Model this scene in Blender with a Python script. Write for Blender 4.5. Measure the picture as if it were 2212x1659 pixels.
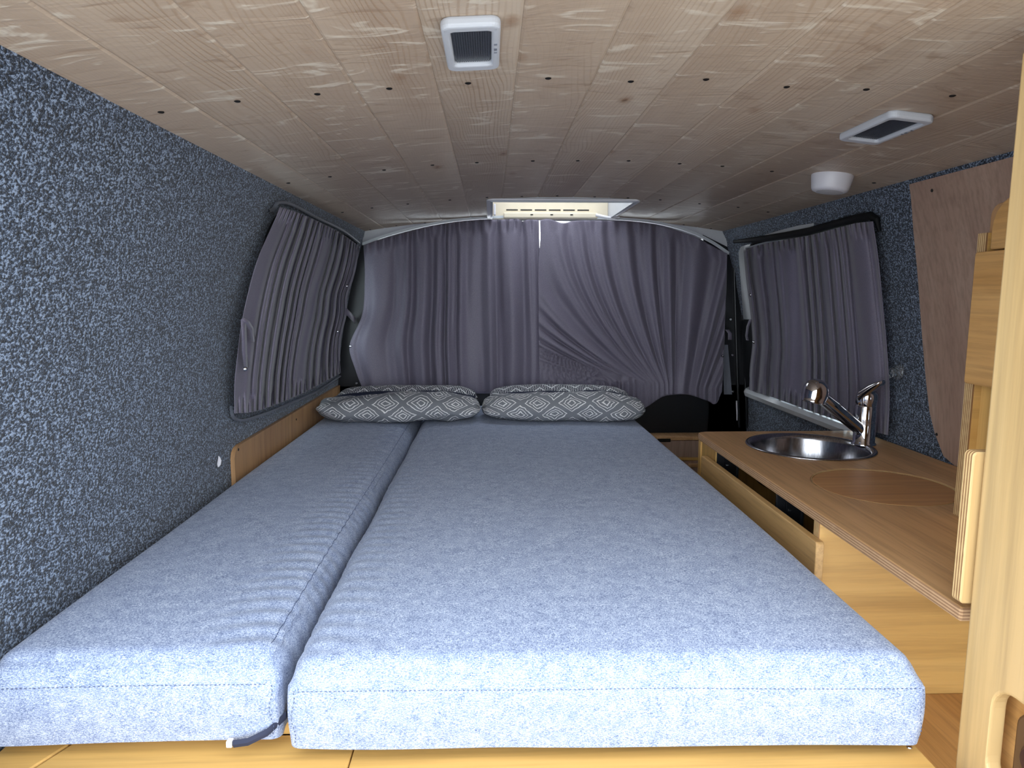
import bpy, bmesh, math, random
from mathutils import Vector, Matrix, noise

# ---------------------------------------------------------------- camera, light, exposure
for o in list(bpy.data.objects):
    bpy.data.objects.remove(o)
SC = bpy.context.scene
COL = SC.collection
F = 1450.0                       # focal length in photo pixels (24 mm class phone lens)
CZ = 0.95                        # eye height above the van floor
PITCH, YAW = math.radians(7.5235), math.radians(1.8014)
cam_d = bpy.data.cameras.new('camera')
cam = bpy.data.objects.new('camera', cam_d)
COL.objects.link(cam)
cam_d.sensor_width = 36.0
cam_d.lens = F / 2212 * 36
cam_d.clip_start = 0.01
cam.location = (0, 0, CZ)
cam.rotation_euler = (math.pi / 2 - PITCH, 0, -YAW)
SC.camera = cam

w = bpy.data.worlds.new('overcast_sky')
SC.world = w
w.use_nodes = True
bg = w.node_tree.nodes['Background']
bg.inputs[0].default_value = (0.86, 0.93, 1.0, 1)
bg.inputs[1].default_value = 3.0

SC.view_settings.view_transform = 'Standard'
SC.view_settings.look = 'None'
SC.view_settings.gamma = 1.0
SC.view_settings.use_curve_mapping = False
SC.view_settings.exposure = 0.86

# ---------------------------------------------------------------- photo pixel -> place
RC = cam.rotation_euler.to_matrix()
def ray(px, py):
    return RC @ Vector(((px - 1106.0) / F, -(py - 829.5) / F, -1.0))
EYE = Vector((0, 0, CZ))
def at_y(px, py, Y):
    d = ray(px, py); return EYE + d * (Y / d.y)
def at_z(px, py, zr):            # zr: height relative to the eye
    d = ray(px, py); return EYE + d * (zr / d.z)
def at_x(px, py, X):
    d = ray(px, py); return EYE + d * (X / d.x)
def tumble(zr):
    t = max(0.0, (zr + 0.45) / 0.70)
    return 0.13 * t ** 1.8
def wall_x(side, zr):
    return (-0.612 + tumble(zr)) if side == 'L' else (1.045 - tumble(zr))
def at_wall(px, py, side, off=0.0):   # off: how far inside the wall surface
    s = 1 if side == 'L' else -1
    X = wall_x(side, 0.0) + s * off
    for _ in range(14):
        p = at_x(px, py, X)
        X = wall_x(side, p.z - CZ) + s * off
    return at_x(px, py, X)
def ceil_z(X):
    return CZ + 0.3015 - 0.112 * (X - 0.225) ** 2

# ---------------------------------------------------------------- mesh helpers
class MB:
    def __init__(s):
        s.v = []; s.f = []; s.m = []; s.uv = []
    def add(s, verts, faces, mi=0):
        b = len(s.v)
        s.v += [Vector(p) for p in verts]
        for f in faces:
            s.f.append([b + i for i in f]); s.m.append(mi)
        return s
    def box(s, x0, x1, y0, y1, z0, z1, mi=0):
        return s.add([(x0,y0,z0),(x1,y0,z0),(x1,y1,z0),(x0,y1,z0),(x0,y0,z1),(x1,y0,z1),(x1,y1,z1),(x0,y1,z1)],
                     [(3,2,1,0),(4,5,6,7),(0,1,5,4),(1,2,6,5),(2,3,7,6),(3,0,4,7)], mi)
    def grid(s, rows, close_u=False, close_v=False, mi=0, flip=False):
        n = len(rows); m = len(rows[0]); fs = []
        for i in range(n if close_v else n - 1):
            for j in range(m if close_u else m - 1):
                a, b = i*m + j, i*m + (j+1) % m
                c, d = ((i+1) % n)*m + (j+1) % m, ((i+1) % n)*m + j
                fs.append((d,c,b,a) if flip else (a,b,c,d))
        return s.add([p for r in rows for p in r], fs, mi)
    def tube(s, path, r, n=10, cap=True, closed=False, mi=0):
        path = [Vector(p) for p in path]; k = len(path); rows = []
        up = None
        for i, p in enumerate(path):
            a = path[(i-1) % k] if (closed or i > 0) else p
            b = path[(i+1) % k] if (closed or i < k-1) else p
            t = (b - a).normalized()
            if up is None:
                up = Vector((0,0,1)) if abs(t.z) < .9 else Vector((1,0,0))
            x = t.cross(up).normalized(); y = x.cross(t).normalized(); up = y
            rr = r[i] if isinstance(r, (list, tuple)) else r
            rows.append([p + (x*math.cos(q) + y*math.sin(q))*rr for q in [2*math.pi*j/n for j in range(n)]])
        b0 = len(s.v)
        s.grid(rows, close_u=True, close_v=closed, mi=mi)
        if cap and not closed:
            s.f.append([b0 + j for j in range(n)][::-1]); s.m.append(mi)
            s.f.append([b0 + (k-1)*n + j for j in range(n)]); s.m.append(mi)
        return s
    def lathe(s, prof, c, axis=(0,0,1), n=32, mi=0):
        axis = Vector(axis).normalized(); c = Vector(c)
        x = axis.orthogonal().normalized(); y = axis.cross(x)
        rows = [[c + axis*h + (x*math.cos(q) + y*math.sin(q))*max(r, 1e-5) for q in [2*math.pi*j/n for j in range(n)]] for r, h in prof]
        return s.grid(rows, close_u=True, mi=mi)
    def prism(s, poly, fn, d0, d1, mi=0, mside=None):
        """poly: list of 2D points; fn(a, b, d) -> 3D point; capped between d0 and d1"""
        n = len(poly)
        v = [fn(a, b, d0) for a, b in poly] + [fn(a, b, d1) for a, b in poly]
        s.add(v, [tuple(range(n))[::-1], tuple(range(n, 2*n))], mi)
        b = len(s.v) - 2*n
        for i in range(n):
            j = (i+1) % n
            s.f.append([b+i, b+j, b+n+j, b+n+i]); s.m.append(mi if mside is None else mside)
        return s
    def plate(s, outer, holes, fn, d0, d1, mi=0, mside=None):
        """flat board with holes"""
        bm = bmesh.new()
        for lp in [outer] + holes:
            vs = [bm.verts.new((a, b, 0)) for a, b in lp]
            for i in range(len(vs)): bm.edges.new((vs[i], vs[(i+1) % len(vs)]))
        bmesh.ops.triangle_fill(bm, use_beauty=True, edges=bm.edges[:])
        bm.verts.index_update()
        pts = [(q.co.x, q.co.y) for q in bm.verts]; tris = [[q.index for q in f.verts] for f in bm.faces]
        bm.free()
        s.add([fn(a, b, d0) for a, b in pts], tris, mi)
        s.add([fn(a, b, d1) for a, b in pts], [t[::-1] for t in tris], mi)
        for lp in [outer] + holes:
            n = len(lp)
            s.add([fn(a, b, d0) for a, b in lp] + [fn(a, b, d1) for a, b in lp],
                  [(i, (i+1) % n, n+(i+1) % n, n+i) for i in range(n)], mi if mside is None else mside)
        return s

def rrect(a0, a1, b0, b1, r, k=6):
    pts = []
    for cx, cy, q in ((a1-r, b0+r, -90), (a1-r, b1-r, 0), (a0+r, b1-r, 90), (a0+r, b0+r, 180)):
        for i in range(k+1):
            t = math.radians(q + 90*i/k)
            pts.append((cx + r*math.cos(t), cy + r*math.sin(t)))
    return pts
def circle(cx, cy, r, n=48):
    return [(cx + r*math.cos(2*math.pi*i/n), cy + r*math.sin(2*math.pi*i/n)) for i in range(n)]
XY = lambda a, b, d: Vector((a, b, d))
YZ = lambda a, b, d: Vector((d, a, b))
XZ = lambda a, b, d: Vector((a, d, b))

ORG = {}
def obj(name, mb, mats, parent=None, bevel=0.0, smooth=False, solid=0.0, seg=2, sub=0, sharp=40, recalc=True):
    lo = Vector([min(p[i] for p in mb.v) for i in range(3)])
    hi = Vector([max(p[i] for p in mb.v) for i in range(3)])
    org = (lo + hi) / 2
    if parent is None: org.z = lo.z
    me = bpy.data.meshes.new(name)
    me.from_pydata([p - org for p in mb.v], [], mb.f)
    if not isinstance(mats, (list, tuple)): mats = [mats]
    for m in mats: me.materials.append(m)
    for p, i in zip(me.polygons, mb.m):
        p.material_index = i
    if mb.uv:
        lay = me.uv_layers.new(name='UVMap')
        for l in me.loops: lay.data[l.index].uv = mb.uv[l.vertex_index]
    if recalc:
        bm = bmesh.new(); bm.from_mesh(me)
        bmesh.ops.remove_doubles(bm, verts=bm.verts[:], dist=1e-6)
        bmesh.ops.recalc_face_normals(bm, faces=bm.faces[:])
        bm.to_mesh(me); bm.free()
    if smooth:
        for p in me.polygons: p.use_smooth = True
        me.set_sharp_from_angle(angle=math.radians(sharp))
    me.update()
    o = bpy.data.objects.new(name, me)
    COL.objects.link(o)
    ORG[o] = org
    if parent is not None:
        o.parent = parent; o.location = org - ORG[parent]
    else:
        o.location = org
    if solid:
        m = o.modifiers.new('thickness', 'SOLIDIFY'); m.thickness = solid; m.offset = -1
    if bevel:
        m = o.modifiers.new('bevel', 'BEVEL'); m.width = bevel; m.segments = seg; m.limit_method = 'ANGLE'; m.angle_limit = math.radians(40)
        m.harden_normals = False
    if sub:
        m = o.modifiers.new('sub', 'SUBSURF'); m.levels = sub; m.render_levels = sub
    return o
def tag(o, label, cat, group=None):
    o['label'] = label; o['category'] = cat
    if group: o['group'] = group
    return o
def thing(name, loc, label, cat, group=None):
    o = bpy.data.objects.new(name, None)
    COL.objects.link(o); o.location = loc; o.empty_display_size = .05
    ORG[o] = Vector(loc)
    return tag(o, label, cat, group)
def struct(o):
    o['kind'] = 'structure'; return o
def copy_part(src, world_pos):
    """a copy of a part (shares mesh) with its origin moved to world_pos"""
    c = src.copy(); COL.objects.link(c)
    c.parent = src.parent; c.location = Vector(world_pos) - ORG[src.parent]
    ORG[c] = Vector(world_pos)
    return c

# ---------------------------------------------------------------- materials
def lin(c):
    c /= 255.0
    return c/12.92 if c <= .04045 else ((c+.055)/1.055)**2.4
def rgb(r, g, b): return (lin(r), lin(g), lin(b), 1)

class NT:
    def __init__(s, name, rough=.5, metal=0, spec=.5):
        s.m = bpy.data.materials.new(name); s.m.use_nodes = True
        s.t = s.m.node_tree; s.b = s.t.nodes['Principled BSDF']
        s.b.inputs['Roughness'].default_value = rough
        s.b.inputs['Metallic'].default_value = metal
        s.b.inputs['Specular IOR Level'].default_value = spec
    def new(s, typ, **kw):
        n = s.t.nodes.new(typ)
        for k, v in kw.items(): setattr(n, k, v)
        return n
    def put(s, sock, v):
        if hasattr(v, 'is_linked') or hasattr(v, 'links'): s.t.links.new(v, sock)
        elif isinstance(v, tuple) and len(v) == 3 and sock.type == 'RGBA': sock.default_value = v + (1,)
        else: sock.default_value = v
    def math(s, op, a, b=0.0, c=None, clamp=False):
        n = s.new('ShaderNodeMath', operation=op, use_clamp=clamp)
        s.put(n.inputs[0], a); s.put(n.inputs[1], b)
        if c is not None: s.put(n.inputs[2], c)
        return n.outputs[0]
    def vmath(s, op, a, b):
        n = s.new('ShaderNodeVectorMath', operation=op)
        s.put(n.inputs[0], a); s.put(n.inputs[1], b)
        return n.outputs[0]
    def coords(s, rnd=True, kind='Object'):
        c = s.new('ShaderNodeTexCoord').outputs[kind]
        if rnd:
            r = s.new('ShaderNodeObjectInfo').outputs['Random']
            v = s.new('ShaderNodeCombineXYZ')
            s.put(v.inputs[0], s.math('MULTIPLY', r, 37.0)); s.put(v.inputs[1], s.math('MULTIPLY', r, 91.0)); s.put(v.inputs[2], s.math('MULTIPLY', r, 53.0))
            c = s.vmath('ADD', c, v.outputs[0])
        return c
    def scale(s, vec, sc):
        return s.vmath('MULTIPLY', vec, sc)
    def noise(s, vec, scale=1.0, detail=4, rough=.55, dist=0):
        n = s.new('ShaderNodeTexNoise')
        s.put(n.inputs['Vector'], vec); n.inputs['Scale'].default_value = scale
        n.inputs['Detail'].default_value = detail; n.inputs['Roughness'].default_value = rough; n.inputs['Distortion'].default_value = dist
        return n.outputs[0]
    def ramp(s, fac, stops, interp='LINEAR'):
        n = s.new('ShaderNodeValToRGB'); s.put(n.inputs[0], fac)
        n.color_ramp.interpolation = interp
        e = n.color_ramp.elements
        while len(e) < len(stops): e.new(.5)
        for el, (p, c) in zip(e, stops):
            el.position = p; el.color = c if isinstance(c, tuple) else (c, c, c, 1)
        return n.outputs[0]
    def mix(s, fac, a, b, blend='MIX'):
        n = s.new('ShaderNodeMix', data_type='RGBA', blend_type=blend)
        s.put(n.inputs[0], fac); s.put(n.inputs[6], a); s.put(n.inputs[7], b)
        return n.outputs[2]
    def col(s, v): s.put(s.b.inputs['Base Color'], v)
    def bump(s, h, strength=.3, dist=.002):
        n = s.new('ShaderNodeBump'); n.inputs['Strength'].default_value = strength; n.inputs['Distance'].default_value = dist
        s.put(n.inputs['Height'], h); s.t.links.new(n.outputs[0], s.b.inputs['Normal'])

def plain(name, c, rough=.5, metal=0, spec=.5, noise_amt=.06):
    n = NT(name, rough, metal, spec)
    f = n.noise(n.coords(), 22, 4)
    d = tuple(x*(1-noise_amt*2) for x in c[:3]) + (1,)
    n.col(n.mix(f, d, c))
    return n.m

def wood(name, ca, cb, cc, axis='Y', fine=140, rough=.42, spec=.4, bump=.12, stretch=.04):
    """ply or board: long streaks along axis between three tones"""
    n = NT(name, rough, 0, spec)
    co = n.coords()
    k = {'X': (stretch, 1, 1), 'Y': (1, stretch, 1), 'Z': (1, 1, stretch)}[axis]
    v = n.scale(co, k)
    broad = n.noise(v, 16, 4, .6, .6)
    streak = n.noise(v, fine, 5, .65)
    base = n.ramp(broad, [(.3, ca), (.55, cb), (.75, cc)])
    dark = n.ramp(streak, [(.35, .72), (.55, 1.0)])
    n.col(n.mix(.75, base, n.mix(1.0, base, dark, 'MULTIPLY')))
    n.bump(streak, bump, .0006)
    return n.m

def ply_edge(name, axis, ca, cb, period=.0042):
    n = NT(name, .6, 0, .3)
    c = n.new('ShaderNodeTexCoord').outputs['Object']
    sep = n.new('ShaderNodeSeparateXYZ'); n.put(sep.inputs[0], c)
    x = sep.outputs['XYZ'.index(axis)]
    wv = n.math('SINE', n.math('MULTIPLY', x, 2*math.pi/period))
    f = n.math('ADD', n.math('MULTIPLY', wv, .5), n.math('MULTIPLY', n.noise(c, 60, 4), 1.0))
    n.col(n.ramp(f, [(.25, cb), (.75, ca)]))
    return n.m

# spruce tongue-and-groove boards
def spruce():
    n = NT('spruce_board', .42, 0, .35)
    co = n.coords()
    wob = n.noise(n.scale(co, (5.0, .9, 1.0)), 1.0, 3, .5)
    wob2 = n.noise(n.scale(co, (14.0, 3.0, 1.0)), 1.0, 3, .5)
    sep = n.new('ShaderNodeSeparateXYZ'); n.put(sep.inputs[0], co)
    x = n.math('ADD', sep.outputs[0], n.math('ADD', n.math('MULTIPLY', wob, .20), n.math('MULTIPLY', wob2, .012)))
    ringd = n.math('SINE', n.math('MULTIPLY', x, 900.0))
    patch = n.ramp(n.noise(n.scale(co, (9.0, .8, 1.0)), 1.0, 2), [(.48, 0.0), (.66, 1.0)])
    ring = n.math('MULTIPLY', n.ramp(ringd, [(.35, 0.0), (.95, 1.0)]), n.math('ADD', n.math('MULTIPLY', patch, .85), .15))
    tone = n.noise(n.scale(co, (6.0, .7, 1.0)), 1.0, 3, .5)
    base = n.ramp(tone, [(.3, rgb(176, 154, 134)), (.55, rgb(194, 173, 152)), (.75, rgb(208, 190, 170))])
    c = n.mix(n.math('MULTIPLY', ring, .42), base, rgb(156, 124, 94))
    # pale cross figure left by the planer around knots
    fig = n.noise(n.scale(co, (9.0, 30.0, 1.0)), 1.0, 3, .6, 1.2)
    c = n.mix(n.ramp(fig, [(.58, 0.0), (.66, .7)]), c, rgb(228, 216, 198))
    c = n.mix(n.ramp(fig, [(.32, .45), (.40, 0.0)]), c, rgb(150, 122, 98))
    # knots
    vo = n.new('ShaderNodeTexVoronoi'); vo.inputs['Scale'].default_value = 1.0
    n.put(vo.inputs['Vector'], n.scale(co, (9.0, 4.5, 0.0)))
    kd = n.math('ADD', vo.outputs['Distance'], n.math('MULTIPLY', n.math('SUBTRACT', n.noise(co, 55, 3), .5), .10))
    sepc = n.new('ShaderNodeSeparateColor'); n.put(sepc.inputs[0], vo.outputs['Color'])
    keep = n.math('GREATER_THAN', sepc.outputs[0], .45)
    c = n.mix(n.math('MULTIPLY', n.ramp(kd, [(.03, 1.0), (.13, 0.0)]), n.math('MULTIPLY', keep, .75)), c, rgb(150, 112, 80))
    c = n.mix(n.math('MULTIPLY', n.ramp(kd, [(.015, 1.0), (.045, 0.0)]), n.math('MULTIPLY', keep, .7)), c, rgb(92, 62, 44))
    # each board its own tone
    r = n.new('ShaderNodeObjectInfo').outputs['Random']
    c = n.mix(1.0, c, n.ramp(r, [(0.0, .88), (1.0, 1.03)]), 'MULTIPLY')
    n.col(c)
    n.bump(n.math('ADD', fig, n.math('MULTIPLY', ring, .12)), .35, .005)
    return n.m

def carpet(name, dark, mid, light):
    n = NT(name, .95, 0, .15)
    co = n.coords(False)
    a = n.noise(n.scale(co, (1, .7, 1)), 330, 2, .7)
    b = n.noise(co, 140, 3, .7)
    f = n.math('ADD', n.math('MULTIPLY', a, .65), n.math('MULTIPLY', b, .35))
    n.col(n.ramp(f, [(.40, dark), (.5, mid), (.60, light)]))
    n.bump(f, .8, .004)
    n.b.inputs['Sheen Weight'].default_value = .25
    n.b.inputs['Sheen Roughness'].default_value = .5
    return n.m

def fabric_bed():
    n = NT('chambray_weave', .9, 0, .2)
    co = n.coords(False)
    a = n.noise(n.scale(co, (1, .35, 1)), 950, 2, .6)
    b = n.noise(n.scale(co, (.35, 1, 1)), 950, 2, .6)
    big = n.noise(co, 60, 4, .6)
    f = n.math('ADD', n.math('MULTIPLY', n.math('ADD', a, b), .42), n.math('MULTIPLY', big, .16))
    n.col(n.ramp(f, [(.36, rgb(72, 88, 122)), (.5, rgb(140, 153, 182)), (.62, rgb(196, 205, 218))]))
    n.bump(f, .35, .0012)
    n.b.inputs['Sheen Weight'].default_value = .15
    return n.m

def fabric_curtain():
    n = NT('grey_curtain_cloth', .48, 0, .45)
    co = n.coords(False)
    a = n.noise(co, 700, 2, .6)
    n.col(n.ramp(a, [(.35, rgb(116, 110, 126)), (.65, rgb(144, 137, 154))]))
    n.bump(a, .15, .0008)
    n.b.inputs['Sheen Weight'].default_value = .35
    n.b.inputs['Sheen Roughness'].default_value = .35
    # thin cloth lets a little daylight through
    tr = n.new('ShaderNodeBsdfTranslucent'); tr.inputs[0].default_value = rgb(120, 116, 130)
    mx = n.new('ShaderNodeMixShader'); mx.inputs[0].default_value = .26
    out = n.t.nodes['Material Output']
    n.t.links.new(n.b.outputs[0], mx.inputs[1]); n.t.links.new(tr.outputs[0], mx.inputs[2]); n.t.links.new(mx.outputs[0], out.inputs[0])
    return n.m

def pillow_front():
    n = NT('diamond_print_cotton', .85, 0, .2)
    uv = n.coords(False, 'UV')
    wv = n.new('ShaderNodeTexNoise'); n.put(wv.inputs['Vector'], uv); wv.inputs['Scale'].default_value = 22
    uvw = n.vmath('ADD', uv, n.scale(n.vmath('SUBTRACT', wv.outputs[1], (.5, .5, .5)), (.024, .024, 0)))
    sep = n.new('ShaderNodeSeparateXYZ'); n.put(sep.inputs[0], uvw)
    u = n.math('DIVIDE', sep.outputs[0], .112); v = n.math('DIVIDE', sep.outputs[1], .118)
    def cell(e): return n.math('ABSOLUTE', n.math('SUBTRACT', n.math('FRACT', e), .5))
    d = n.math('MULTIPLY', n.math('MAXIMUM', cell(n.math('ADD', u, v)), cell(n.math('SUBTRACT', u, v))), 2.0)
    g, wh = rgb(132, 135, 141), rgb(246, 246, 246)
    n.col(n.ramp(d, [(0, g), (.19, wh), (.27, g), (.44, wh), (.51, g), (.70, wh), (.77, g)], 'CONSTANT'))
    n.bump(n.noise(uv, 300, 2), .2, .001)
    return n.m
def pillow_back():
    n = NT('zigzag_dash_print_cotton', .85, 0, .2)
    uv = n.coords(False, 'UV')
    sep = n.new('ShaderNodeSeparateXYZ'); n.put(sep.inputs[0], uv)
    u, v = sep.outputs[0], sep.outputs[1]
    jit = n.noise(uv, 90, 2)
    dash = n.math('SINE', n.math('ADD', n.math('MULTIPLY', u, 2*math.pi/.0062), n.math('ADD', n.math('MULTIPLY', v, 120.0), n.math('MULTIPLY', jit, 7.0))))
    zz = n.math('ABSOLUTE', n.math('SUBTRACT', n.math('FRACT', n.math('DIVIDE', u, .085)), .5))
    band = n.math('FRACT', n.math('ADD', n.math('MULTIPLY', v, 24.0), n.math('MULTIPLY', zz, 2.2)))
    g, wh = rgb(66, 70, 80), rgb(226, 228, 230)
    c = n.mix(n.ramp(dash, [(.5, 0.0), (.65, 1.0)]), g, wh)
    n.col(n.mix(n.ramp(band, [(.0, 1.0), (.14, 0.0)], 'CONSTANT'), c, wh))
    return n.m

M = {}
M['spruce'] = spruce()
M['carpet'] = carpet('charcoal_carpet_lining', rgb(8, 12, 20), rgb(40, 51, 68), rgb(140, 156, 180))
M['bed'] = fabric_bed()
M['thread'] = plain('dark_blue_thread', rgb(74, 86, 116), .8)
M['curtain'] = fabric_curtain()
M['pfront'] = pillow_front()
M['pback'] = pillow_back()
M['navy'] = plain('navy_piping_cloth', rgb(34, 40, 62), .85)
M['black'] = plain('black_painted_metal', rgb(20, 22, 27), .38, 0, .5)
M['blackmat'] = plain('black_rubber', rgb(14, 15, 18), .7, 0, .3)
M['white'] = plain('white_van_paint', rgb(206, 208, 210), .22, 0, .5)
M['plastic'] = plain('light_grey_plastic', rgb(196, 199, 206), .4)
M['whiteplastic'] = plain('white_plastic', rgb(226, 224, 230), .35)
M['cream'] = plain('cream_plastic', rgb(226, 214, 190), .45)
M['rail'] = plain('grey_plastic_rail', rgb(116, 120, 130), .4)
M['railwhite'] = plain('white_plastic_rail', rgb(206, 212, 216), .35)
M['screw'] = plain('black_screw', rgb(26, 22, 20), .5, .3)
M['steelscrew'] = plain('steel_stud', rgb(205, 205, 210), .22, 1.0)
M['chrome'] = plain('chrome', rgb(216, 216, 220), .06, 1.0, .5, .02)
def brushed():
    n = NT('brushed_steel', .2, 1.0)
    n.col(n.ramp(n.noise(n.scale(n.coords(), (1, 1, .2)), 260, 3), [(.3, rgb(150, 150, 154)), (.7, rgb(188, 188, 192))]))
    return n.m
M['steel'] = brushed()
M['lens'] = plain('smoked_lens', rgb(62, 66, 74), .25)
M['worktop'] = wood('worktop_ply', rgb(188, 144, 98), rgb(204, 160, 112), rgb(216, 174, 126), 'Y', 150)
M['lid'] = wood('round_lid_ply', rgb(184, 132, 82), rgb(198, 146, 94), rgb(208, 160, 108), 'X', 90)
M['birch'] = wood('lacquered_birch_ply', rgb(198, 153, 86), rgb(208, 165, 97), rgb(218, 177, 112), 'Z', 60, .4, .4, .06)
M['birchx'] = wood('lacquered_birch_ply_cross', rgb(198, 153, 86), rgb(208, 165, 97), rgb(218, 177, 112), 'X', 60, .4, .4, .06)
M['door'] = wood('oak_stained_ply', rgb(190, 142, 84), rgb(206, 158, 98), rgb(216, 172, 112), 'Y', 110)
M['pale'] = wood('pale_birch_ply', rgb(194, 160, 108), rgb(200, 168, 117), rgb(206, 176, 127), 'Z', 40, .42, .4, .03)
M['mahog'] = wood('reddish_brown_ply', rgb(160, 130, 114), rgb(172, 143, 125), rgb(182, 154, 136), 'Z', 120, .5, .3)
M['strip'] = wood('brown_ply_strip', rgb(172, 130, 90), rgb(186, 145, 102), rgb(198, 158, 114), 'Z', 90)
M['flap'] = wood('stained_drawer_ply', rgb(184, 144, 92), rgb(196, 156, 102), rgb(206, 168, 116), 'Y', 170)
M['inner'] = wood('dark_inner_ply', rgb(160, 116, 72), rgb(172, 128, 84), rgb(184, 142, 96), 'Y', 90)
M['plyz'] = ply_edge('ply_edge_flat', 'Z', rgb(196, 160, 122), rgb(150, 114, 84))
M['plyy'] = ply_edge('ply_edge_upright', 'Y', rgb(214, 184, 132), rgb(146, 108, 72))
M['plyx'] = ply_edge('ply_edge_side', 'X', rgb(214, 184, 132), rgb(146, 108, 72))
M['brownlock'] = plain('brown_plastic', rgb(88, 62, 38), .45)
M['darklock'] = plain('dark_maroon_plastic', rgb(58, 36, 36), .3)
def glass():
    n = NT('tinted_window_glass', .02)
    n.b.inputs['Transmission Weight'].default_value = 1.0
    n.b.inputs['IOR'].default_value = 1.05
    n.col(n.mix(n.noise(n.coords(), 2), rgb(196, 206, 206), rgb(206, 214, 214)))
    return n.m
M['glass'] = glass()
def clear():
    n = NT('clear_soft_plastic', .08)
    n.b.inputs['Transmission Weight'].default_value = .85
    n.b.inputs['IOR'].default_value = 1.4
    n.col(n.mix(n.noise(n.coords(), 30), rgb(210, 212, 214), rgb(226, 228, 230)))
    return n.m
M['clear'] = clear()
def dome():
    n = NT('milky_acrylic', .4)
    tr = n.new('ShaderNodeBsdfTransparent'); tr.inputs[0].default_value = rgb(244, 244, 244)
    n.col(n.mix(n.noise(n.coords(), 9), rgb(228, 226, 220), rgb(238, 236, 230)))
    mx = n.new('ShaderNodeMixShader'); mx.inputs[0].default_value = .8
    out = n.t.nodes['Material Output']
    n.t.links.new(n.b.outputs[0], mx.inputs[1]); n.t.links.new(tr.outputs[0], mx.inputs[2]); n.t.links.new(mx.outputs[0], out.inputs[0])
    return n.m
M['dome'] = dome()
M['concrete'] = plain('pale_concrete', rgb(162, 161, 158), .9)
M['vinyl'] = plain('grey_vinyl_floor', rgb(92, 88, 84), .7)

# ---------------------------------------------------------------- the van shell
Y0, Y1 = 0.58, 2.70             # tailgate opening, cab end
rnd = random.Random(7)

mb = MB(); mb.box(-6, 6, -8, 10, -.42, -.40)
struct(obj('ground', mb, M['concrete']))
mb = MB(); mb.box(-.62, 1.055, Y0, Y1, -.03, 0)
struct(obj('floor', mb, M['vinyl']))

def wall_pt(side, y, zr, off=0.0):
    s = 1 if side == 'L' else -1
    return Vector((wall_x(side, zr) + s*off, y, CZ + zr))

# window openings on the side walls as (y, z) rounded rectangles
def px_wall(side, px, py, off=0.0):
    p = at_wall(px, py, side, off); return (p.y, p.z - CZ)
WIN = {'L': (1.595, 2.60, -.285, .198), 'R': (1.72, 2.47, -.372, .185)}
def win_loop(side, grow=0.0, n=24, r=.09):
    a0, a1, b0, b1 = WIN[side]
    lp = rrect(a0-grow, a1+grow, b0-grow, b1+grow, r+grow, 8)
    out = []                     # even resample
    m = len(lp)
    for i in range(m):
        p, q = lp[i], lp[(i+1) % m]
        k = max(1, int(math.hypot(q[0]-p[0], q[1]-p[1]) / .03))
        for j in range(k): out.append((p[0]+(q[0]-p[0])*j/k, p[1]+(q[1]-p[1])*j/k))
    return out
def side_wall(side, name):
    lp = win_loop(side)
    cy = (WIN[side][0]+WIN[side][1])/2; cz = (WIN[side][2]+WIN[side][3])/2
    top = .262
    outer = []
    for y, z in lp:              # push each loop point out to the wall's border
        dy, dz = y-cy, z-cz
        ts = []
        if dy > 1e-6: ts.append((Y1-cy)/dy)
        if dy < -1e-6: ts.append((Y0-cy)/dy)
        if dz > 1e-6: ts.append((top-cz)/dz)
        if dz < -1e-6: ts.append((-CZ-cz)/dz)
        t = min(ts); outer.append((cy+dy*t, cz+dz*t))
    K = 26
    mb = MB(); rows = []
    for k in range(K+1):
        t = k/K
        rows.append([wall_pt(side, a[0]+(b[0]-a[0])*t, a[1]+(b[1]-a[1])*t) for a, b in zip(lp, outer)])
    mb.grid(rows, close_u=True)
    # corners that the radial grid cuts off
    for cyy, czz in ((Y0, top), (Y0, -CZ), (Y1, top), (Y1, -CZ)):
        best = sorted(range(len(outer)), key=lambda i: (outer[i][0]-cyy)**2+(outer[i][1]-czz)**2)
        n = len(outer)
        e = [i for i in range(n) if (abs(outer[i][0]-cyy) < 1e-5) != (abs(outer[(i+1) % n][0]-cyy) < 1e-5)
             and abs(outer[i][1]-czz) < .3 and abs(outer[i][0]-cyy) < .3]
        if e:
            i = e[0]
            mb.add([wall_pt(side, *outer[i]), wall_pt(side, cyy, czz), wall_pt(side, *outer[(i+1) % n])], [(0, 1, 2)])
    # return into the window opening
    s = 1 if side == 'L' else -1
    rows = [[wall_pt(side, y, z, -.03*k) for y, z in lp] for k in range(3)]
    mb.grid(rows, close_u=True)
    o = obj(name, mb, M['carpet'], smooth=True, recalc=False)
    return struct(o)
wl = side_wall('L', 'wall_left')
wr = side_wall('R', 'wall_right')

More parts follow.
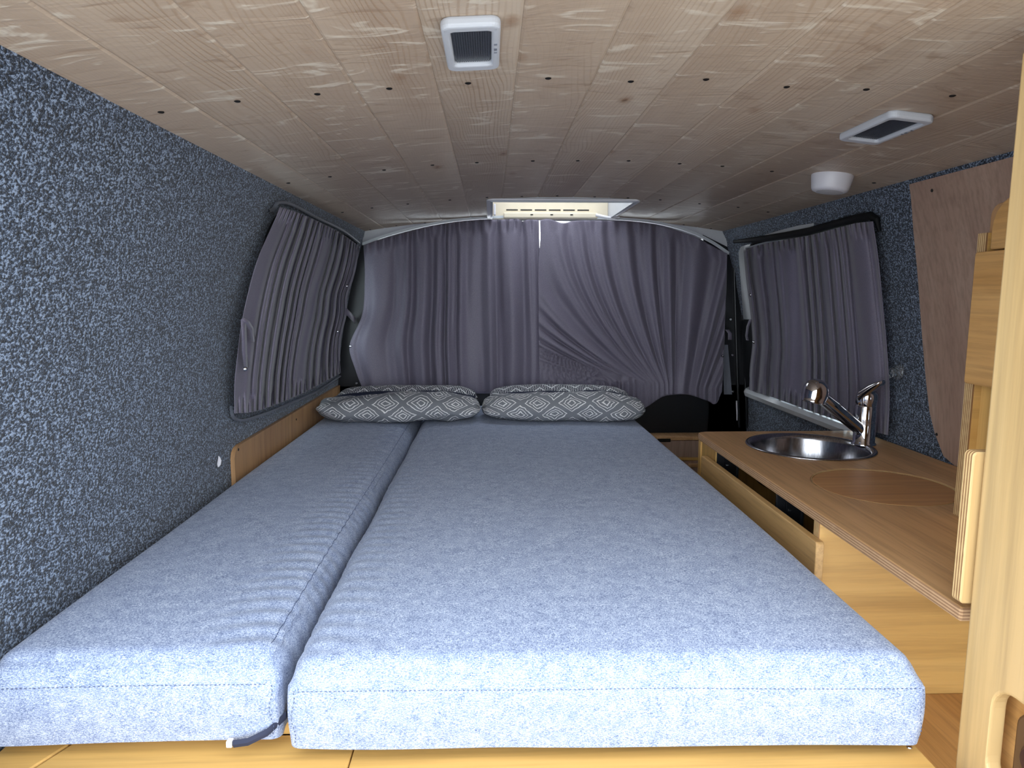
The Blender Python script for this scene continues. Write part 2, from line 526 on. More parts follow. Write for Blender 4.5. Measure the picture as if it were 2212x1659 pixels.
def window(side, name, frame_mat, rubber_w):
    a0, a1, b0, b1 = WIN[side]
    lp = win_loop(side)
    # painted metal surround set back in the opening
    mb = MB()
    inner = win_loop(side, -.045)
    cnt = min(len(lp), len(inner))
    cy, cz = (a0+a1)/2, (b0+b1)/2
    def shrink(f): return [(cy+(y-cy)*f, cz+(z-cz)*f) for y, z in lp]
    rows = [[wall_pt(side, y, z, -.012) for y, z in shrink(.995)], [wall_pt(side, y, z, -.03) for y, z in shrink(.95)],
            [wall_pt(side, y, z, -.055) for y, z in shrink(.90)], [wall_pt(side, y, z, -.06) for y, z in shrink(.86)]]
    mb.grid(rows, close_u=True)
    fr = obj(name, mb, frame_mat, smooth=True, solid=.004)
    struct(fr)
    # rubber edge around the opening
    mb = MB(); mb.tube([wall_pt(side, y, z, .002) for y, z in lp], rubber_w, 8, closed=True)
    obj('rubber_seal', mb, M['blackmat'], fr, smooth=True)
    mb = MB()
    sh = shrink(.87)
    rows = []
    for k in range(9):
        t = k/8
        rows.append([wall_pt(side, cy+(y-cy)*t, cz+(z-cz)*t, -.066) for y, z in sh])
    mb.grid(rows, close_u=True)
    g = obj('pane', mb, M['glass'], fr, smooth=True, solid=.004)
    return fr
win1 = window('L', 'window_1', M['black'], .007)
win2 = window('R', 'window_2', M['white'], .008)

# white painted ledge under the sliding door window, black bar above it
mb = MB()
rows = []
for k in range(25):
    y = 1.76 + (2.62-1.76)*k/24
    prof = [(-.355, -.03), (-.360, .012), (-.368, .030), (-.382, .036), (-.398, .030), (-.408, .010), (-.41, -.01)]
    rows.append([wall_pt('R', y, z, o) for z, o in prof])
mb.grid(rows, close_u=True)
sill = obj('window_sill', mb, M['white'], win2, smooth=True)
mb = MB()
tp_ = [(1586, 522), (1640, 517), (1700, 509), (1750, 500), (1800, 486), (1850, 472), (1880, 466), (1894, 474), (1900, 500)]
mb.tube([at_wall(x, y, 'R', .016) for x, y in tp_], [.006, .010, .012, .012, .012, .011, .010, .008, .004], 10)
obj('top_trim', mb, M['blackmat'], win2, smooth=True)
def wall_strip(top, bot, side, off, th):
    mb = MB(); inn = [[at_wall(x, y, side, off+th) for x, y in top], [at_wall(x, y, side, off+th) for x, y in bot]]
    out = [[at_wall(x, y, side, off) for x, y in top], [at_wall(x, y, side, off) for x, y in bot]]
    mb.grid([inn[0], inn[1], out[1], out[0]], close_v=True)
    return mb
obj('bare_paint', wall_strip([(1652, 507), (1690, 496), (1725, 487), (1758, 482)], [(1652, 510), (1690, 508), (1725, 503), (1758, 490)], 'R', .001, .003), M['white'], win2, smooth=True)
obj('door_jamb', wall_strip([(1595, 545), (1600, 533), (1612, 529), (1640, 524)], [(1606, 688), (1610, 690), (1620, 690), (1646, 688)], 'R', .001, .006), M['white'], win2, smooth=True, sharp=60)
obj('door_catch', wall_strip([(1601, 692), (1612, 690), (1630, 690)], [(1609, 842), (1620, 844), (1636, 846)], 'R', .001, .012), M['black'], win2, bevel=.003)

# ceiling: backing board, boards, screws, with the roof hatch left open
HX0, HX1, HY0, HY1 = 0.0, 0.455, 2.13, 2.61
def arch_piece(mb, x0, x1, y0, y1, up0, up1, n=10):
    xs = [x0+(x1-x0)*i/n for i in range(n+1)]
    lo = [[Vector((x, y, ceil_z(x)+up0)) for x in xs] for y in (y0, y1)]
    hi = [[Vector((x, y, ceil_z(x)+up1)) for x in xs] for y in (y0, y1)]
    v = lo[0]+lo[1]+hi[0]+hi[1]; m = n+1; f = []
    for i in range(n):
        f += [(i, i+1, m+i+1, m+i), (2*m+i, 3*m+i, 3*m+i+1, 2*m+i+1), (i, 2*m+i, 2*m+i+1, i+1), (m+i, m+i+1, 3*m+i+1, 3*m+i)]
    f += [(0, m, 3*m, 2*m), (n, 2*m+n, 3*m+n, m+n)]
    mb.add(v, f)
mb = MB()
CX0, CX1 = -.490, .915
arch_piece(mb, CX0, CX1, Y0, HY0, .012, .03, 20)
arch_piece(mb, CX0, HX0, HY0, 2.66, .012, .03, 8)
arch_piece(mb, HX1, CX1, HY0, 2.66, .012, .03, 8)
arch_piece(mb, HX0, HX1, HY1, 2.66, .012, .03, 8)
ceiling = struct(obj('ceiling', mb, M['carpet']))
seams = [CX0] + [.036 + .1105*k for k in range(-4, 8)] + [CX1]
def plank_seg(mb, x0, x1, y0, y1, c0=.0035, c1=.0035):
    g = .0001
    pts = [(x0+g, ceil_z(x0)+.011), (x0+g, ceil_z(x0)+.0016), (x0+g+c0, ceil_z(x0+c0)), (x1-g-c1, ceil_z(x1-c1)), (x1-g, ceil_z(x1)+.0016), (x1-g, ceil_z(x1)+.011)]
    mb.prism(pts, lambda a, b, d: Vector((a, d, b)), y0, y1)
planks = []
for i in range(len(seams)-1):
    x0, x1 = seams[i], seams[i+1]
    mb = MB()
    if x1 <= HX0 or x0 >= HX1:
        plank_seg(mb, x0, x1, Y0+.02, 2.655)
    else:
        plank_seg(mb, x0, x1, Y0+.02, HY0)
        if x0 < HX0: plank_seg(mb, x0, HX0, HY0, 2.655)
        if x1 > HX1: plank_seg(mb, HX1, x1, HY0, 2.655)
        plank_seg(mb, max(x0, HX0), min(x1, HX1), HY1+.005, 2.655)
    planks.append(obj('plank', mb, M['spruce'], ceiling))
# dark screws where the boards are fixed to the roof ribs
mb = MB(); mb.lathe([(0, -.0012), (.0028, -.0012), (.0044, -.0004), (.0044, .002)], (0, 0, 0), (0, 0, 1), 10)
s0 = obj('screw', mb, M['screw'], ceiling, smooth=True)
first = True
for row_y in (.987, 1.558, 2.10, 2.635):
    for i in range(len(seams)-1):
        x = (seams[i]+seams[i+1])/2 + rnd.uniform(-.012, .012)
        y = row_y + rnd.uniform(-.012, .012)
        if HX0-.01 < x < HX1+.01 and HY0-.01 < y < HY1+.02: continue
        pos = Vector((x, y, ceil_z(x) - .0002))
        if first: s0.location = pos - ORG[ceiling]; ORG[s0] = pos; first = False
        else: copy_part(s0, pos)

# carpeted edge above the tailgate
mb = MB(); arch_piece(mb, CX0-.01, CX1+.01, Y0-.03, Y0+.022, -.012, .034, 20)
t1 = struct(obj('trim_1', mb, M['carpet'], bevel=.004))
# painted door frame around the tailgate opening
inner = [wall_pt('L', 0, -.95 + 1.2*k/20) for k in range(21)] + [Vector((CX0+.01+(CX1-CX0-.02)*k/20, 0, ceil_z(CX0+.01+(CX1-CX0-.02)*k/20)-.004)) for k in range(21)] + [wall_pt('R', 0, .25 - 1.2*k/20) for k in range(21)]
ip = [(p.x, p.z) for p in inner]
outer = [(-.74, -.12), (-.74, CZ-.2), (-.66, CZ+.22), (-.56, CZ+.36), (-.3, CZ+.42), (.22, CZ+.44), (.74, CZ+.42), (.99, CZ+.36), (1.09, CZ+.22), (1.17, CZ-.2), (1.17, -.12)]
mb = MB(); mb.plate(outer, [ip], XZ, Y0-.075, Y0-.031)
struct(obj('trim_6', mb, M['white'], bevel=.004))
# carpet fillet where each wall meets the ceiling boards
for side, nm in (('L', 'trim_2'), ('R', 'trim_3')):
    mb = MB()
    x = CX0 if side == 'L' else CX1
    s = 1 if side == 'L' else -1
    rows = []
    for k in range(31):
        y = Y0 + (2.66-Y0)*k/30
        rows.append([Vector((x - s*.012, y, CZ+.262)), Vector((x+s*.006, y, ceil_z(x)+.004)), Vector((x+s*.004, y, ceil_z(x)-.004)), wall_pt(side, y, .225, .002), wall_pt(side, y, .215, -.004)])
    mb.grid(rows)
    struct(obj(nm, mb, M['carpet'], smooth=True, recalc=False))

# cab end: black pillars, dark lower panel and the white header behind the curtain rail
BY = 2.67
mb = MB()
def pill(side, x_in):            # upright between side wall and the cab opening
    zs = [-.95 + 1.24*i/16 for i in range(17)]
    rows = []
    for z in zs:
        xw = wall_x(side, z)
        a = Vector((xw, BY, CZ+z)); b = Vector((x_in(z), BY, CZ+z)); c = Vector((x_in(z), BY+.05, CZ+z)); d = Vector((xw, BY+.05, CZ+z))
        rows.append([a, b, c, d])
    mb.grid(rows, close_u=True)
pill('L', lambda z: -.49 + .5*tumble(z))
pill('R', lambda z: .885 - .4*tumble(z))
mb.box(-.61, 1.04, BY, BY+.05, 0, CZ-.36)
wb = struct(obj('wall_back', mb, M['black']))
# raised ribs on the right-hand pillar
for px0, px1 in ((1583, 1588), (1600, 1606)):
    mb = MB()
    a, b = at_y(px0, 520, 2.655), at_y(px1, 520, 2.655)
    a2, b2 = at_y(px0+12, 925, 2.655), at_y(px1+12, 925, 2.655)
    mb.add([a, b, b2, a2] + [p + Vector((0, .03, 0)) for p in (a, b, b2, a2)], [(0,1,2,3),(7,6,5,4),(0,4,5,1),(1,5,6,2),(2,6,7,3),(3,7,4,0)])
    obj('pillar_rib', mb, M['black'], wb, bevel=.003)
mb = MB(); mb.lathe([(0, 0), (.004, 0), (.006, .003), (.006, .006)], (0, 0, 0), (0, 1, 0), 12)
b0 = obj('bolt', mb, M['steelscrew'], wb, smooth=True)
for i, (px, py) in enumerate(((1582, 767), (1583, 846), (1578, 690), (770, 828))):
    p = at_y(px, py, 2.655)
    if i == 0: b0.location = p - ORG[wb]
    else: copy_part(b0, p)
# flat grey band and a thin white cord hanging by the pillar
mb = MB(); a, b = at_y(1567, 745, 2.645), at_y(1573, 852, 2.645)
mb.add([a+Vector((-.010, 0, 0)), a+Vector((.010, 0, 0)), b+Vector((.016, 0, 0)), b+Vector((-.016, 0, 0))] + [p+Vector((0, .004, 0)) for p in (a+Vector((-.010, 0, 0)), a+Vector((.010, 0, 0)), b+Vector((.016, 0, 0)), b+Vector((-.016, 0, 0)))], [(0,1,2,3),(7,6,5,4),(0,4,5,1),(1,5,6,2),(2,6,7,3),(3,7,4,0)])
obj('grey_band', mb, M['rail'], wb)
mb = MB(); mb.tube([at_y(1591, 866, 2.63), at_y(1592, 890, 2.63), at_y(1592, 908, 2.63)], [.003, .003, .002], 8)
obj('cord', mb, M['whiteplastic'], wb, smooth=True)
# white painted header above the curtain, open cab beyond it
hp = [(770, 520), (830, 500), (900, 480), (980, 466), (1060, 459), (1165, 456), (1280, 459), (1370, 466), (1450, 478), (1510, 495), (1590, 535)]
mb = MB()
rows = []
for px, py in hp:
    p = at_y(px, py, 2.665)
    rows.append([p + Vector((0, -.004, .05)), p + Vector((0, -.004, .0)), p + Vector((0, .012, -.022)), p + Vector((0, .05, -.03)), p + Vector((0, .07, .05))])
mb.grid(rows, close_u=True)
struct(obj('trim_4', mb, M['white'], smooth=True))
mb = MB(); arch_piece(mb, CX0, CX1, 2.665, 3.6, .03, .05, 12)
struct(obj('trim_5', mb, M['white']))

# the cab beyond the curtain: unseen low walls added to dim the light on the rail
mb = MB(); mb.box(-.62, 1.055, 4.1, 4.15, 0, CZ-.12); struct(obj('cab_light_block_front', mb, M['blackmat']))
mb = MB(); mb.box(-.66, -.61, BY+.06, 4.1, 0, CZ+.0); struct(obj('cab_light_block_left', mb, M['blackmat']))
mb = MB(); mb.box(1.045, 1.095, BY+.06, 4.1, 0, CZ+.0); struct(obj('cab_light_block_right', mb, M['blackmat']))
mb = MB(); mb.box(-.60, 1.04, BY+.06, 4.09, .0, .03); struct(obj('floor_cab', mb, M['blackmat']))

# ---------------------------------------------------------------- bed
def rounded_block(x0, x1, y0, y1, z0, z1, r, rb, nx, ny, nz, disp):
    """closed soft block; r = top edge radius, rb = bottom/side radius"""
    mb = MB()
    def face(fn, na, nb, flip):
        rows = [[fn(i/na, j/nb) for i in range(na+1)] for j in range(nb+1)]
        mb.grid(rows, flip=flip)
    def P(u, v, w_):
        p = Vector((x0+(x1-x0)*u, y0+(y1-y0)*v, z0+(z1-z0)*w_))
        rt = r if w_ > .5 else rb
        rs = .012
        c = Vector((min(max(p.x, x0+r), x1-r), min(max(p.y, y0+r), y1-r), min(max(p.z, z0+rb), z1-r)))
        d = p - c
        if d.length > 1e-9:
            # only round where at least two axes are past the inner box
            if d.z > 1e-6:
                h = Vector((d.x, d.y, 0)).length
                L = d.length
                p = c + d/L*r if h > 1e-6 else p
                if h > 1e-6 and abs(d.x) > 1e-6 and abs(d.y) > 1e-6:
                    pass
            else:
                h = Vector((d.x, d.y, 0))
                if abs(d.x) > 1e-6 and abs(d.y) > 1e-6:
                    # small vertical corner radius
                    cx = Vector((min(max(p.x, x0+rs), x1-rs), min(max(p.y, y0+rs), y1-rs), p.z))
                    e = p - cx
                    if e.length > 1e-9: p = cx + e.normalized()*min(rs, e.length)
        return disp(p, u, v, w_)
    def dens(t, k=2.0):          # pack samples towards the edges
        return .5 - .5*math.cos(math.pi*t) if k else t
    def du(t): return .6*dens(t) + .4*t
    face(lambda a, b: P(du(a), du(b), 1), nx, ny, False)
    face(lambda a, b: P(du(a), du(b), 0), nx, ny, True)
    face(lambda a, b: P(du(a), 0, b), nx, nz, False)
    face(lambda a, b: P(du(a), 1, b), nx, nz, True)
    face(lambda a, b: P(0, du(a), b), ny, nz, True)
    face(lambda a, b: P(1, du(a), b), ny, nz, False)
    return mb, P

BZ = -.535                        # underside of the mattresses, relative to the eye
ZT = -.415                       # crown of the mattresses
def mattress(x0, x1, y0, y1, wr_edges, seed, lift, skew=0.0):
    z0, z1 = CZ+BZ, CZ+ZT-.012
    def disp(p, u, v, w_):
        q = p.copy()
        # crown
        if w_ > .3:
            cu = 1-(2*u-1)**4; cv = 1-(2*v-1)**8
            q.z += .012*cu*cv*w_
        n1 = noise.noise(Vector((p.x*3, p.y*2, seed)))
        q.z += .004*n1*w_
        # pucker folds running in from a seam
        for e, amp in wr_edges:
            d = (x1-p.x) if e == 'R' else (p.x-x0)
            if d < .16:
                env = math.exp(-((d-.035)/.055)**2)
                yy = p.y + .35*d*d/.16 - .05*d
                rel = .55+.45*noise.noise(Vector((p.y*1.7, seed, 2)))
                ph = yy*2*math.pi/.034 + 2.5*noise.noise(Vector((p.y*4, seed, 5)))
                q.z += amp*env*rel*math.sin(ph)*w_
                if d < .01: q.x += .0022*math.sin(ph*.9)*rel
        # soft irregular side walls
        if v < .001 or v > .999:
            q.y += .005*math.sin(math.pi*w_)*(-1 if v < .5 else 1) + .004*noise.noise(Vector((p.x*6, p.z*9, seed)))
        if u < .001 or u > .999:
            q.x += (.004*math.sin(math.pi*w_) + .004*noise.noise(Vector((p.y*6, p.z*9, seed))))*(-1 if u < .5 else 1)
        q.y -= skew*u*(1-v)
        # underside sags a little unevenly at the front
        if v < .02:
            q.z += lift*(1-w_)*(.5+noise.noise(Vector((p.x*4.5, seed, 8))))
        return q
    return rounded_block(x0, x1, y0, y1, z0, z1, .03, .004, 64, 230, 10, disp)

def stitch_run(mb, pts, dash=.0022, gap=.0030, r=.0005):
    pts = [Vector(p) for p in pts]
    on = True; left = dash; cur = pts[0]; seg = [cur]
    for a, b in zip(pts, pts[1:]):
        d = (b-a).length; t = 0
        while d - t > left:
            t += left; p = a + (b-a)*(t/d)
            if on: mb.tube([seg[0], p], r, 4)
            on = not on; left = dash if on else gap; seg = [p]
        left -= d - t
    return mb

def build_mattress(label, x0, x1, y0, y1, wr, seed, lift, zip_=False, skew=0.0):
    t = thing('mattress', ((x0+x1)/2, (y0+y1)/2, CZ+BZ), label, 'mattress')
    cov, P = mattress(x0, x1, y0, y1, wr, seed, lift, skew)
    obj('cover', cov, M['bed'], t, smooth=True, sharp=75)
    zs = CZ+ZT-.012-.030
    # stitched seam around the top edge and down the corners
    mb = MB()
    n = 60
    fr = []
    for i in range(n+1):
        x = x0+.008+(x1-x0-.016)*i/n
        fr.append((x, y0 - skew*(x-x0)/(x1-x0) - .0048 + .004*noise.noise(Vector((x*6, zs*9, seed))), zs+.001*math.sin(x*9)))
    stitch_run(mb, fr)
    obj('top_seam', mb, M['thread'], t)
    # edge seam along the side next to the other mattress
    mb = MB(); side = wr[0][0]; uu = (1-.016/(x1-x0)) if side == 'R' else .016/(x1-x0)
    if side == 'R':
        stitch_run(mb, [P(uu, .02+.97*k/400, 1) + Vector((0, 0, .0003)) for k in range(401)], .006, .0015, .0006)
        obj('edge_seam', mb, M['thread'], t)
    for cx in (x0+.007, x1-.007):
        mb = MB()
        stitch_run(mb, [(cx + .002*math.sin(k*.9), y0-skew*(cx-x0)/(x1-x0)-.0062*math.sin(math.pi*(.12+.76*k/10))-.0005, CZ+BZ+.012+(zs-CZ-BZ-.014)*k/10) for k in range(11)])
        obj('corner_seam', mb, M['thread'], t)
    if zip_:
        mb = MB()
        pth = [(x1-.052, y0-.009, CZ+BZ+.005), (x1-.034, y0-.010, CZ+BZ+.008), (x1-.012, y0-.006, CZ+BZ+.017), (x1+.006, y0+.01, CZ+BZ+.028), (x1+.008, y0+.05, CZ+BZ+.03)]
        rows = []
        for p in pth:
            p = Vector(p); rows.append([p+Vector((0, -.001, -.005)), p+Vector((0, -.003, 0)), p+Vector((0, -.001, .005)), p+Vector((0, .003, 0))])
        mb.grid(rows, close_u=True)
        z = obj('zip', mb, M['navy'], t, smooth=True)
        z['label'] = 'dark navy zip at the lower corner'
        mb = MB(); mb.box(x1-.060, x1-.053, y0-.012, y0-.004, CZ+BZ+.001, CZ+BZ+.009)
        obj('zip_end', mb, M['whiteplastic'], z, bevel=.001)
    return t
build_mattress('narrow blue-grey chambray mattress lying along the carpeted wall', -.602, -.257, .757, 2.60, [('R', .0030)], 3.0, .004, True)
build_mattress('wide blue-grey chambray mattress lying beside the kitchen cabinet', -.240, .513, .740, 2.60, [('L', .0022)], 11.0, .004, False, .016)

# plywood bed base
bb = thing('bed_base', (-.05, 1.7, 0), 'yellow birch plywood bed base under both mattresses', 'bed base')
DZ = CZ+BZ
mb = MB(); mb.box(-.602, .525, .797, 2.64, DZ-.019, DZ-.001)
obj('deck_board', mb, [M['birchx']], bb, bevel=.0015)
# lower front boards, butted together
def deck_piece(poly):
    mb = MB(); mb.prism(poly, XY, DZ-.037, DZ-.019)
    return obj('front_board', mb, M['birchx'], bb, bevel=.002)
xs = at_z(757, 1640, BZ-.019).x
pl = [at_z(px, py, BZ-.019) for px, py in ((150, 1608), (70, 1659))]
deck_piece([(-.604, .60), (-.575, .60), (pl[1].x-.002, pl[1].y), (pl[0].x-.002, pl[0].y), (pl[0].x-.002, .797), (-.604, .797)])
deck_piece([(-.571, .60), (xs-.0006, .60), (xs-.0006, .797), (pl[0].x+.002, .797), (pl[0].x+.002, pl[0].y), (pl[1].x+.002, pl[1].y)])
deck_piece([(xs+.0006, .60), (.525, .60), (.525, .797), (xs+.0006, .797)])
mb = MB(); mb.box(-.60, .515, .62, .638, 0, DZ-.037); obj('front_panel', mb, M['birchx'], bb, bevel=.002)
mb = MB(); mb.box(.50, .518, .64, 2.62, 0, DZ-.037); obj('side_panel', mb, M['birch'], bb, bevel=.002)
mb = MB(); mb.box(-.60, -.582, .64, 2.62, 0, DZ-.037); obj('side_panel', mb, M['birch'], bb, bevel=.002)
p = at_z(1975, 1609, BZ-.019)
mb = MB(); mb.lathe([(0, .0012), (.003, .001), (.004, -.001)], (.515, p.y-.004, DZ-.0188), (0, 0, 1), 10)
obj('screw', mb, M['steelscrew'], bb, smooth=True)

# ---------------------------------------------------------------- pillows
def lobe(cx, cy, cz, a, b, c, seed, ex=3.2, ez=2.2, wob=.014, nu=90, nv=36, sharpv=1.0):
    """soft cushion body: long in x; uv = metres along x and around the girth"""
    mb = MB(); rows = []; uvs = []
    for j in range(nv+1):
        ph = 2*math.pi*j/nv
        row = []
        for i in range(nu+1):
            s = -1 + 2*i/nu
            # plan and height taper towards the short ends
            tap = max(0.0, 1-abs(s)**ex)**(1/2.3)
            tap = max(tap, .02)
            cp, sp = math.cos(ph), math.sin(ph)
            rr = (abs(cp)**ez + abs(sp)**ez)**(-1/ez)
            x = cx + a*s; y = cy + b*tap**.55*rr*cp; z = cz + c*(tap**.8)*rr*sp
            nn = noise.noise(Vector((x*7, ph*1.2, seed))) + .5*noise.noise(Vector((x*18, ph*2.0, seed+3)))
            w_ = wob*nn
            y += w_*cp; z += w_*sp*.8
            x += .008*noise.noise(Vector((ph*1.5, s*2, seed+7)))*abs(s)**3
            z = max(z, cz - c*.80 + .0035*noise.noise(Vector((x*20, y*20, seed))))
            row.append(Vector((x, y, z)))
            uvs.append((x - cx + seed*.37, ph/(2*math.pi)*(b+c)*2.75))
        rows.append(row)
    mb.grid(rows); mb.uv = uvs
    return mb
def pillow(px0, px1, seed, label, group):
    a0, a1 = at_y(px0, 895, 2.27).x, at_y(px1, 895, 2.27).x
    cx = (a0+a1)/2; hw = (a1-a0)/2
    zt = CZ+ZT+.002
    t = thing('pillow', (cx, 2.34, zt), label, 'pillow', group)
    obj('front_cover', lobe(cx, 2.250, zt+.037, hw, .118, .046, seed), M['pfront'], t, smooth=True, sharp=80, recalc=False)
    bk = obj('back_cover', lobe(cx+.004, 2.415, zt+.040, hw*.93, .090, .050, seed+20, 4.0, 2.4, .005), M['pback'], t, smooth=True, sharp=80, recalc=False)
    # navy edge strip showing in the fold
    mb = MB(); pth = []
    for i in range(41):
        s = -1+2*i/40
        pth.append((cx+hw*.93*s, 2.345, zt+.066 - .02*abs(s)**4 + .006*noise.noise(Vector((s*3, seed, 1)))))
    mb.tube(pth, .013, 8)
    obj('piping', mb, M['navy'], t, smooth=True)
    return t
pillow(694, 1037, 1.3, 'grey diamond-print pillow at the head of the narrow mattress, against the carpeted wall', 'diamond print pillows')
pillow(1043, 1384, 5.7, 'grey diamond-print pillow at the head of the wide mattress, nearer the sink', 'diamond print pillows')

# ---------------------------------------------------------------- curtains
def interp(pts, u):
    """pts: [(u, x, y)...] smooth through points"""
    if u <= pts[0][0]: return Vector(pts[0][1:])
    for k in range(len(pts)-1):
        a, b = pts[k], pts[k+1]
        if u <= b[0] + 1e-9:
            t = (u-a[0])/(b[0]-a[0])
            p0 = pts[k-1] if k else a; p3 = pts[k+2] if k+2 < len(pts) else b
            P1, P2 = Vector(a[1:]), Vector(b[1:])
            h = b[0]-a[0]
            m1 = (P2-Vector(p0[1:]))/max(1e-6, b[0]-p0[0])*h; m2 = (Vector(p3[1:])-P1)/max(1e-6, p3[0]-a[0])*h
            t2, t3 = t*t, t*t*t
            return P1*(2*t3-3*t2+1) + m1*(t3-2*t2+t) + P2*(-2*t3+3*t2) + m2*(t3-t2)
    return Vector(pts[-1][1:])
def autou(pts):
    d = [0]
    for a, b in zip(pts, pts[1:]): d.append(d[-1]+math.hypot(b[0]-a[0], b[1]-a[1]))
    return [(x/d[-1], p[0], p[1]) for x, p in zip(d, pts)]
def curtain_mesh(T, B, L, R, surf, fold, nu=260, nv=70, pull=3.0):
    """cloth between four drawn edges; folds run along u = const, edge shapes fade inwards"""
    mb = MB(); rows = []
    Tu = [interp(T, i/nu) for i in range(nu+1)]; Bu = [interp(B, i/nu) for i in range(nu+1)]
    for j in range(nv+1):
        v = j/nv
        dl = interp(L, v) - (Tu[0]*(1-v) + Bu[0]*v); dr = interp(R, v) - (Tu[-1]*(1-v) + Bu[-1]*v); row = []
        for i in range(nu+1):
            u = i/nu
            p = Tu[i]*(1-v) + Bu[i]*v + dl*(1-u)**pull + dr*u**pull
            row.append(surf(p.x, p.y, fold(u, v, p.x, p.y)))
        rows.append(row)
    mb.grid(rows)
    return mb
def folds(n, seed, amp, top=.45, bot=1.0, hem_top=True, hem_bot=False):
    r = random.Random(seed)
    ph = [r.uniform(0, 6.28) for _ in range(8)]
    def f(u, v, *xy):
        uw = u + .035*math.sin(2*math.pi*1.7*u+ph[0]) + .018*math.sin(2*math.pi*3.9*u+ph[1]) + .006*math.sin(3*v+ph[2]+7*u)
        s1 = math.sin(2*math.pi*n*uw+ph[3])
        s1 = (1-(1-abs(s1))**1.6)*(1 if s1 > 0 else -1)*.7 + .3*s1
        s2 = math.sin(2*math.pi*n*1.83*uw+ph[4]+1.2*v)
        am = .65+.35*math.sin(2*math.pi*2.3*u+ph[5])
        env = top + (bot-top)*min(1, v*2.2)
        d = amp*env*(am*s1 + .35*s2*(.4+.6*math.sin(2*math.pi*(1.3*u+.4*v)+ph[6])**2))
        if hem_top and v < .09:
            k = 1-v/.09
            d += amp*.7*k*math.sin(2*math.pi*n*2.1*u+ph[7])
        if hem_bot and v > .9:
            k = (v-.9)/.1
            d += amp*.8*k*math.sin(2*math.pi*n*2.0*u+ph[2])
        return d
    return f
rear = lambda px, py, d: at_y(px, py, 2.575 - d)
rear2 = lambda px, py, d: at_y(px, py, 2.560 - d)
mb0 = MB(); mb0.lathe([(0, -.004), (.0035, -.0035), (.0052, -.0015), (.0055, .001)], (0, 0, 0), (0, 1, 0), 12)
def stud(parent, pos, axis=(0, 1, 0)):
    mb = MB(); mb.lathe([(0, -.004), (.0035, -.0035), (.0052, -.0015), (.0055, .002)], pos, axis, 12)
    s = obj('snap_stud', mb, M['steelscrew'], parent, smooth=True); return s
def strap(parent, pts, width_dir, w_=.012):
    mb = MB(); rows = []
    wd = Vector(width_dir).normalized()*w_
    for p in pts:
        p = Vector(p); rows.append([p-wd, p+wd])
    mb.grid(rows)
    return obj('tie_strap', mb, M['curtain'], parent, smooth=True, solid=.0025)

# cab curtain, panel over the narrow mattress side
T = autou([(786, 530), (800, 524), (860, 506), (920, 491), (980, 480), (1040, 475), (1090, 474), (1120, 473), (1130, 478), (1142, 474), (1166, 475)])
B = autou([(786, 848), (860, 850), (960, 850), (1060, 850), (1170, 850)])
L = autou([(786, 530), (788, 600), (782, 680), (755, 748), (768, 800), (786, 848)])
R = autou([(1164, 475), (1166, 560), (1169, 660), (1171, 760), (1170, 850)])
f1 = folds(10, 4, .017)
c1 = thing('curtain', (-.16, 2.57, CZ-.38), 'grey cab curtain panel hanging behind the narrow mattress, left edge snapped to the pillar', 'curtain', 'cab curtains')
c1['label'] = 'grey cab curtain panel with straight folds, snapped to the pillar beside the carpeted wall'
obj('cloth', curtain_mesh(T, B, L, R, rear, lambda u, v, *q: f1(u, v)*min(1, .25+(1-u)*9), 260, 70, 4.0), M['curtain'], c1, smooth=True, sharp=180, solid=.0015, recalc=False)
stud(c1, at_y(757, 748, 2.551))
# cab curtain, panel on the sliding door side, pulled across and tucked
T = [(0, 1167, 475), (.05, 1186, 473), (.12, 1215, 482), (.18, 1240, 477), (.26, 1275, 476), (.36, 1320, 477), (.46, 1370, 479), (.58, 1420, 486), (.70, 1465, 499), (.8, 1500, 511), (.9, 1540, 532), (1, 1571, 548)]
B = [(0, 1166, 848), (.24, 1290, 848), (.38, 1345, 872), (.48, 1385, 884), (.58, 1430, 858), (.66, 1455, 853), (.78, 1490, 853), (.88, 1530, 866), (.95, 1548, 872), (1, 1562, 846)]
L = autou([(1167, 475), (1167, 520), (1163, 560), (1163, 660), (1164, 760), (1166, 848)])
R = autou([(1571, 548), (1568, 640), (1566, 700), (1563, 770), (1560, 846)])
c2 = thing('curtain', (.53, 2.57, CZ-.38), 'grey cab curtain panel pulled askew, its folds gathered low beside the black pillar', 'curtain', 'cab curtains')
def f2(u, v, x, y):
    # folds sweep down from the rail and run together where the cloth is tucked in
    gx, gy = 1452.0, 866.0
    t = min(1.0, max(0.0, (gy-y)/(gy-478)))
    s = max(.20, 1-(1-t)**2.1) if x < gx else max(.35, .3+.7*t)
    xt = gx + (x-gx)/s
    a = xt/36.0 + .5*math.sin(xt/71.0) + .25*math.sin(xt/29.0+1)
    s1 = math.sin(2*math.pi*a*.62)
    s1 = (1-(1-abs(s1))**1.6)*(1 if s1 > 0 else -1)*.7 + .3*s1
    s2 = math.sin(2*math.pi*a*1.27+1.0+2*t)
    am = .7+.3*math.sin(xt/120.0+.6)
    d = .017*(am*s1+.28*s2)*(.5+.5*min(1, (1-t)*2.4))*min(1.0, (s/.5)**1.8)
    if v < .08: d += .007*(1-v/.08)*math.sin(x/4.2)
    d += .022*math.exp(-((x-gx)/60.0)**2-((y-gy)/70.0)**2)
    return d*min(1, .2+u*9)
obj('cloth', curtain_mesh(T, B, L, R, rear2, f2, 300, 110, 2.0), M['curtain'], c2, smooth=True, sharp=180, solid=.0015, recalc=False)
stud(c2, at_y(1561, 769, 2.547))
strap(c2, [at_y(1571, 712, 2.565), at_y(1577, 720, 2.56), at_y(1577, 734, 2.56)], (1, 0, 0), .007)

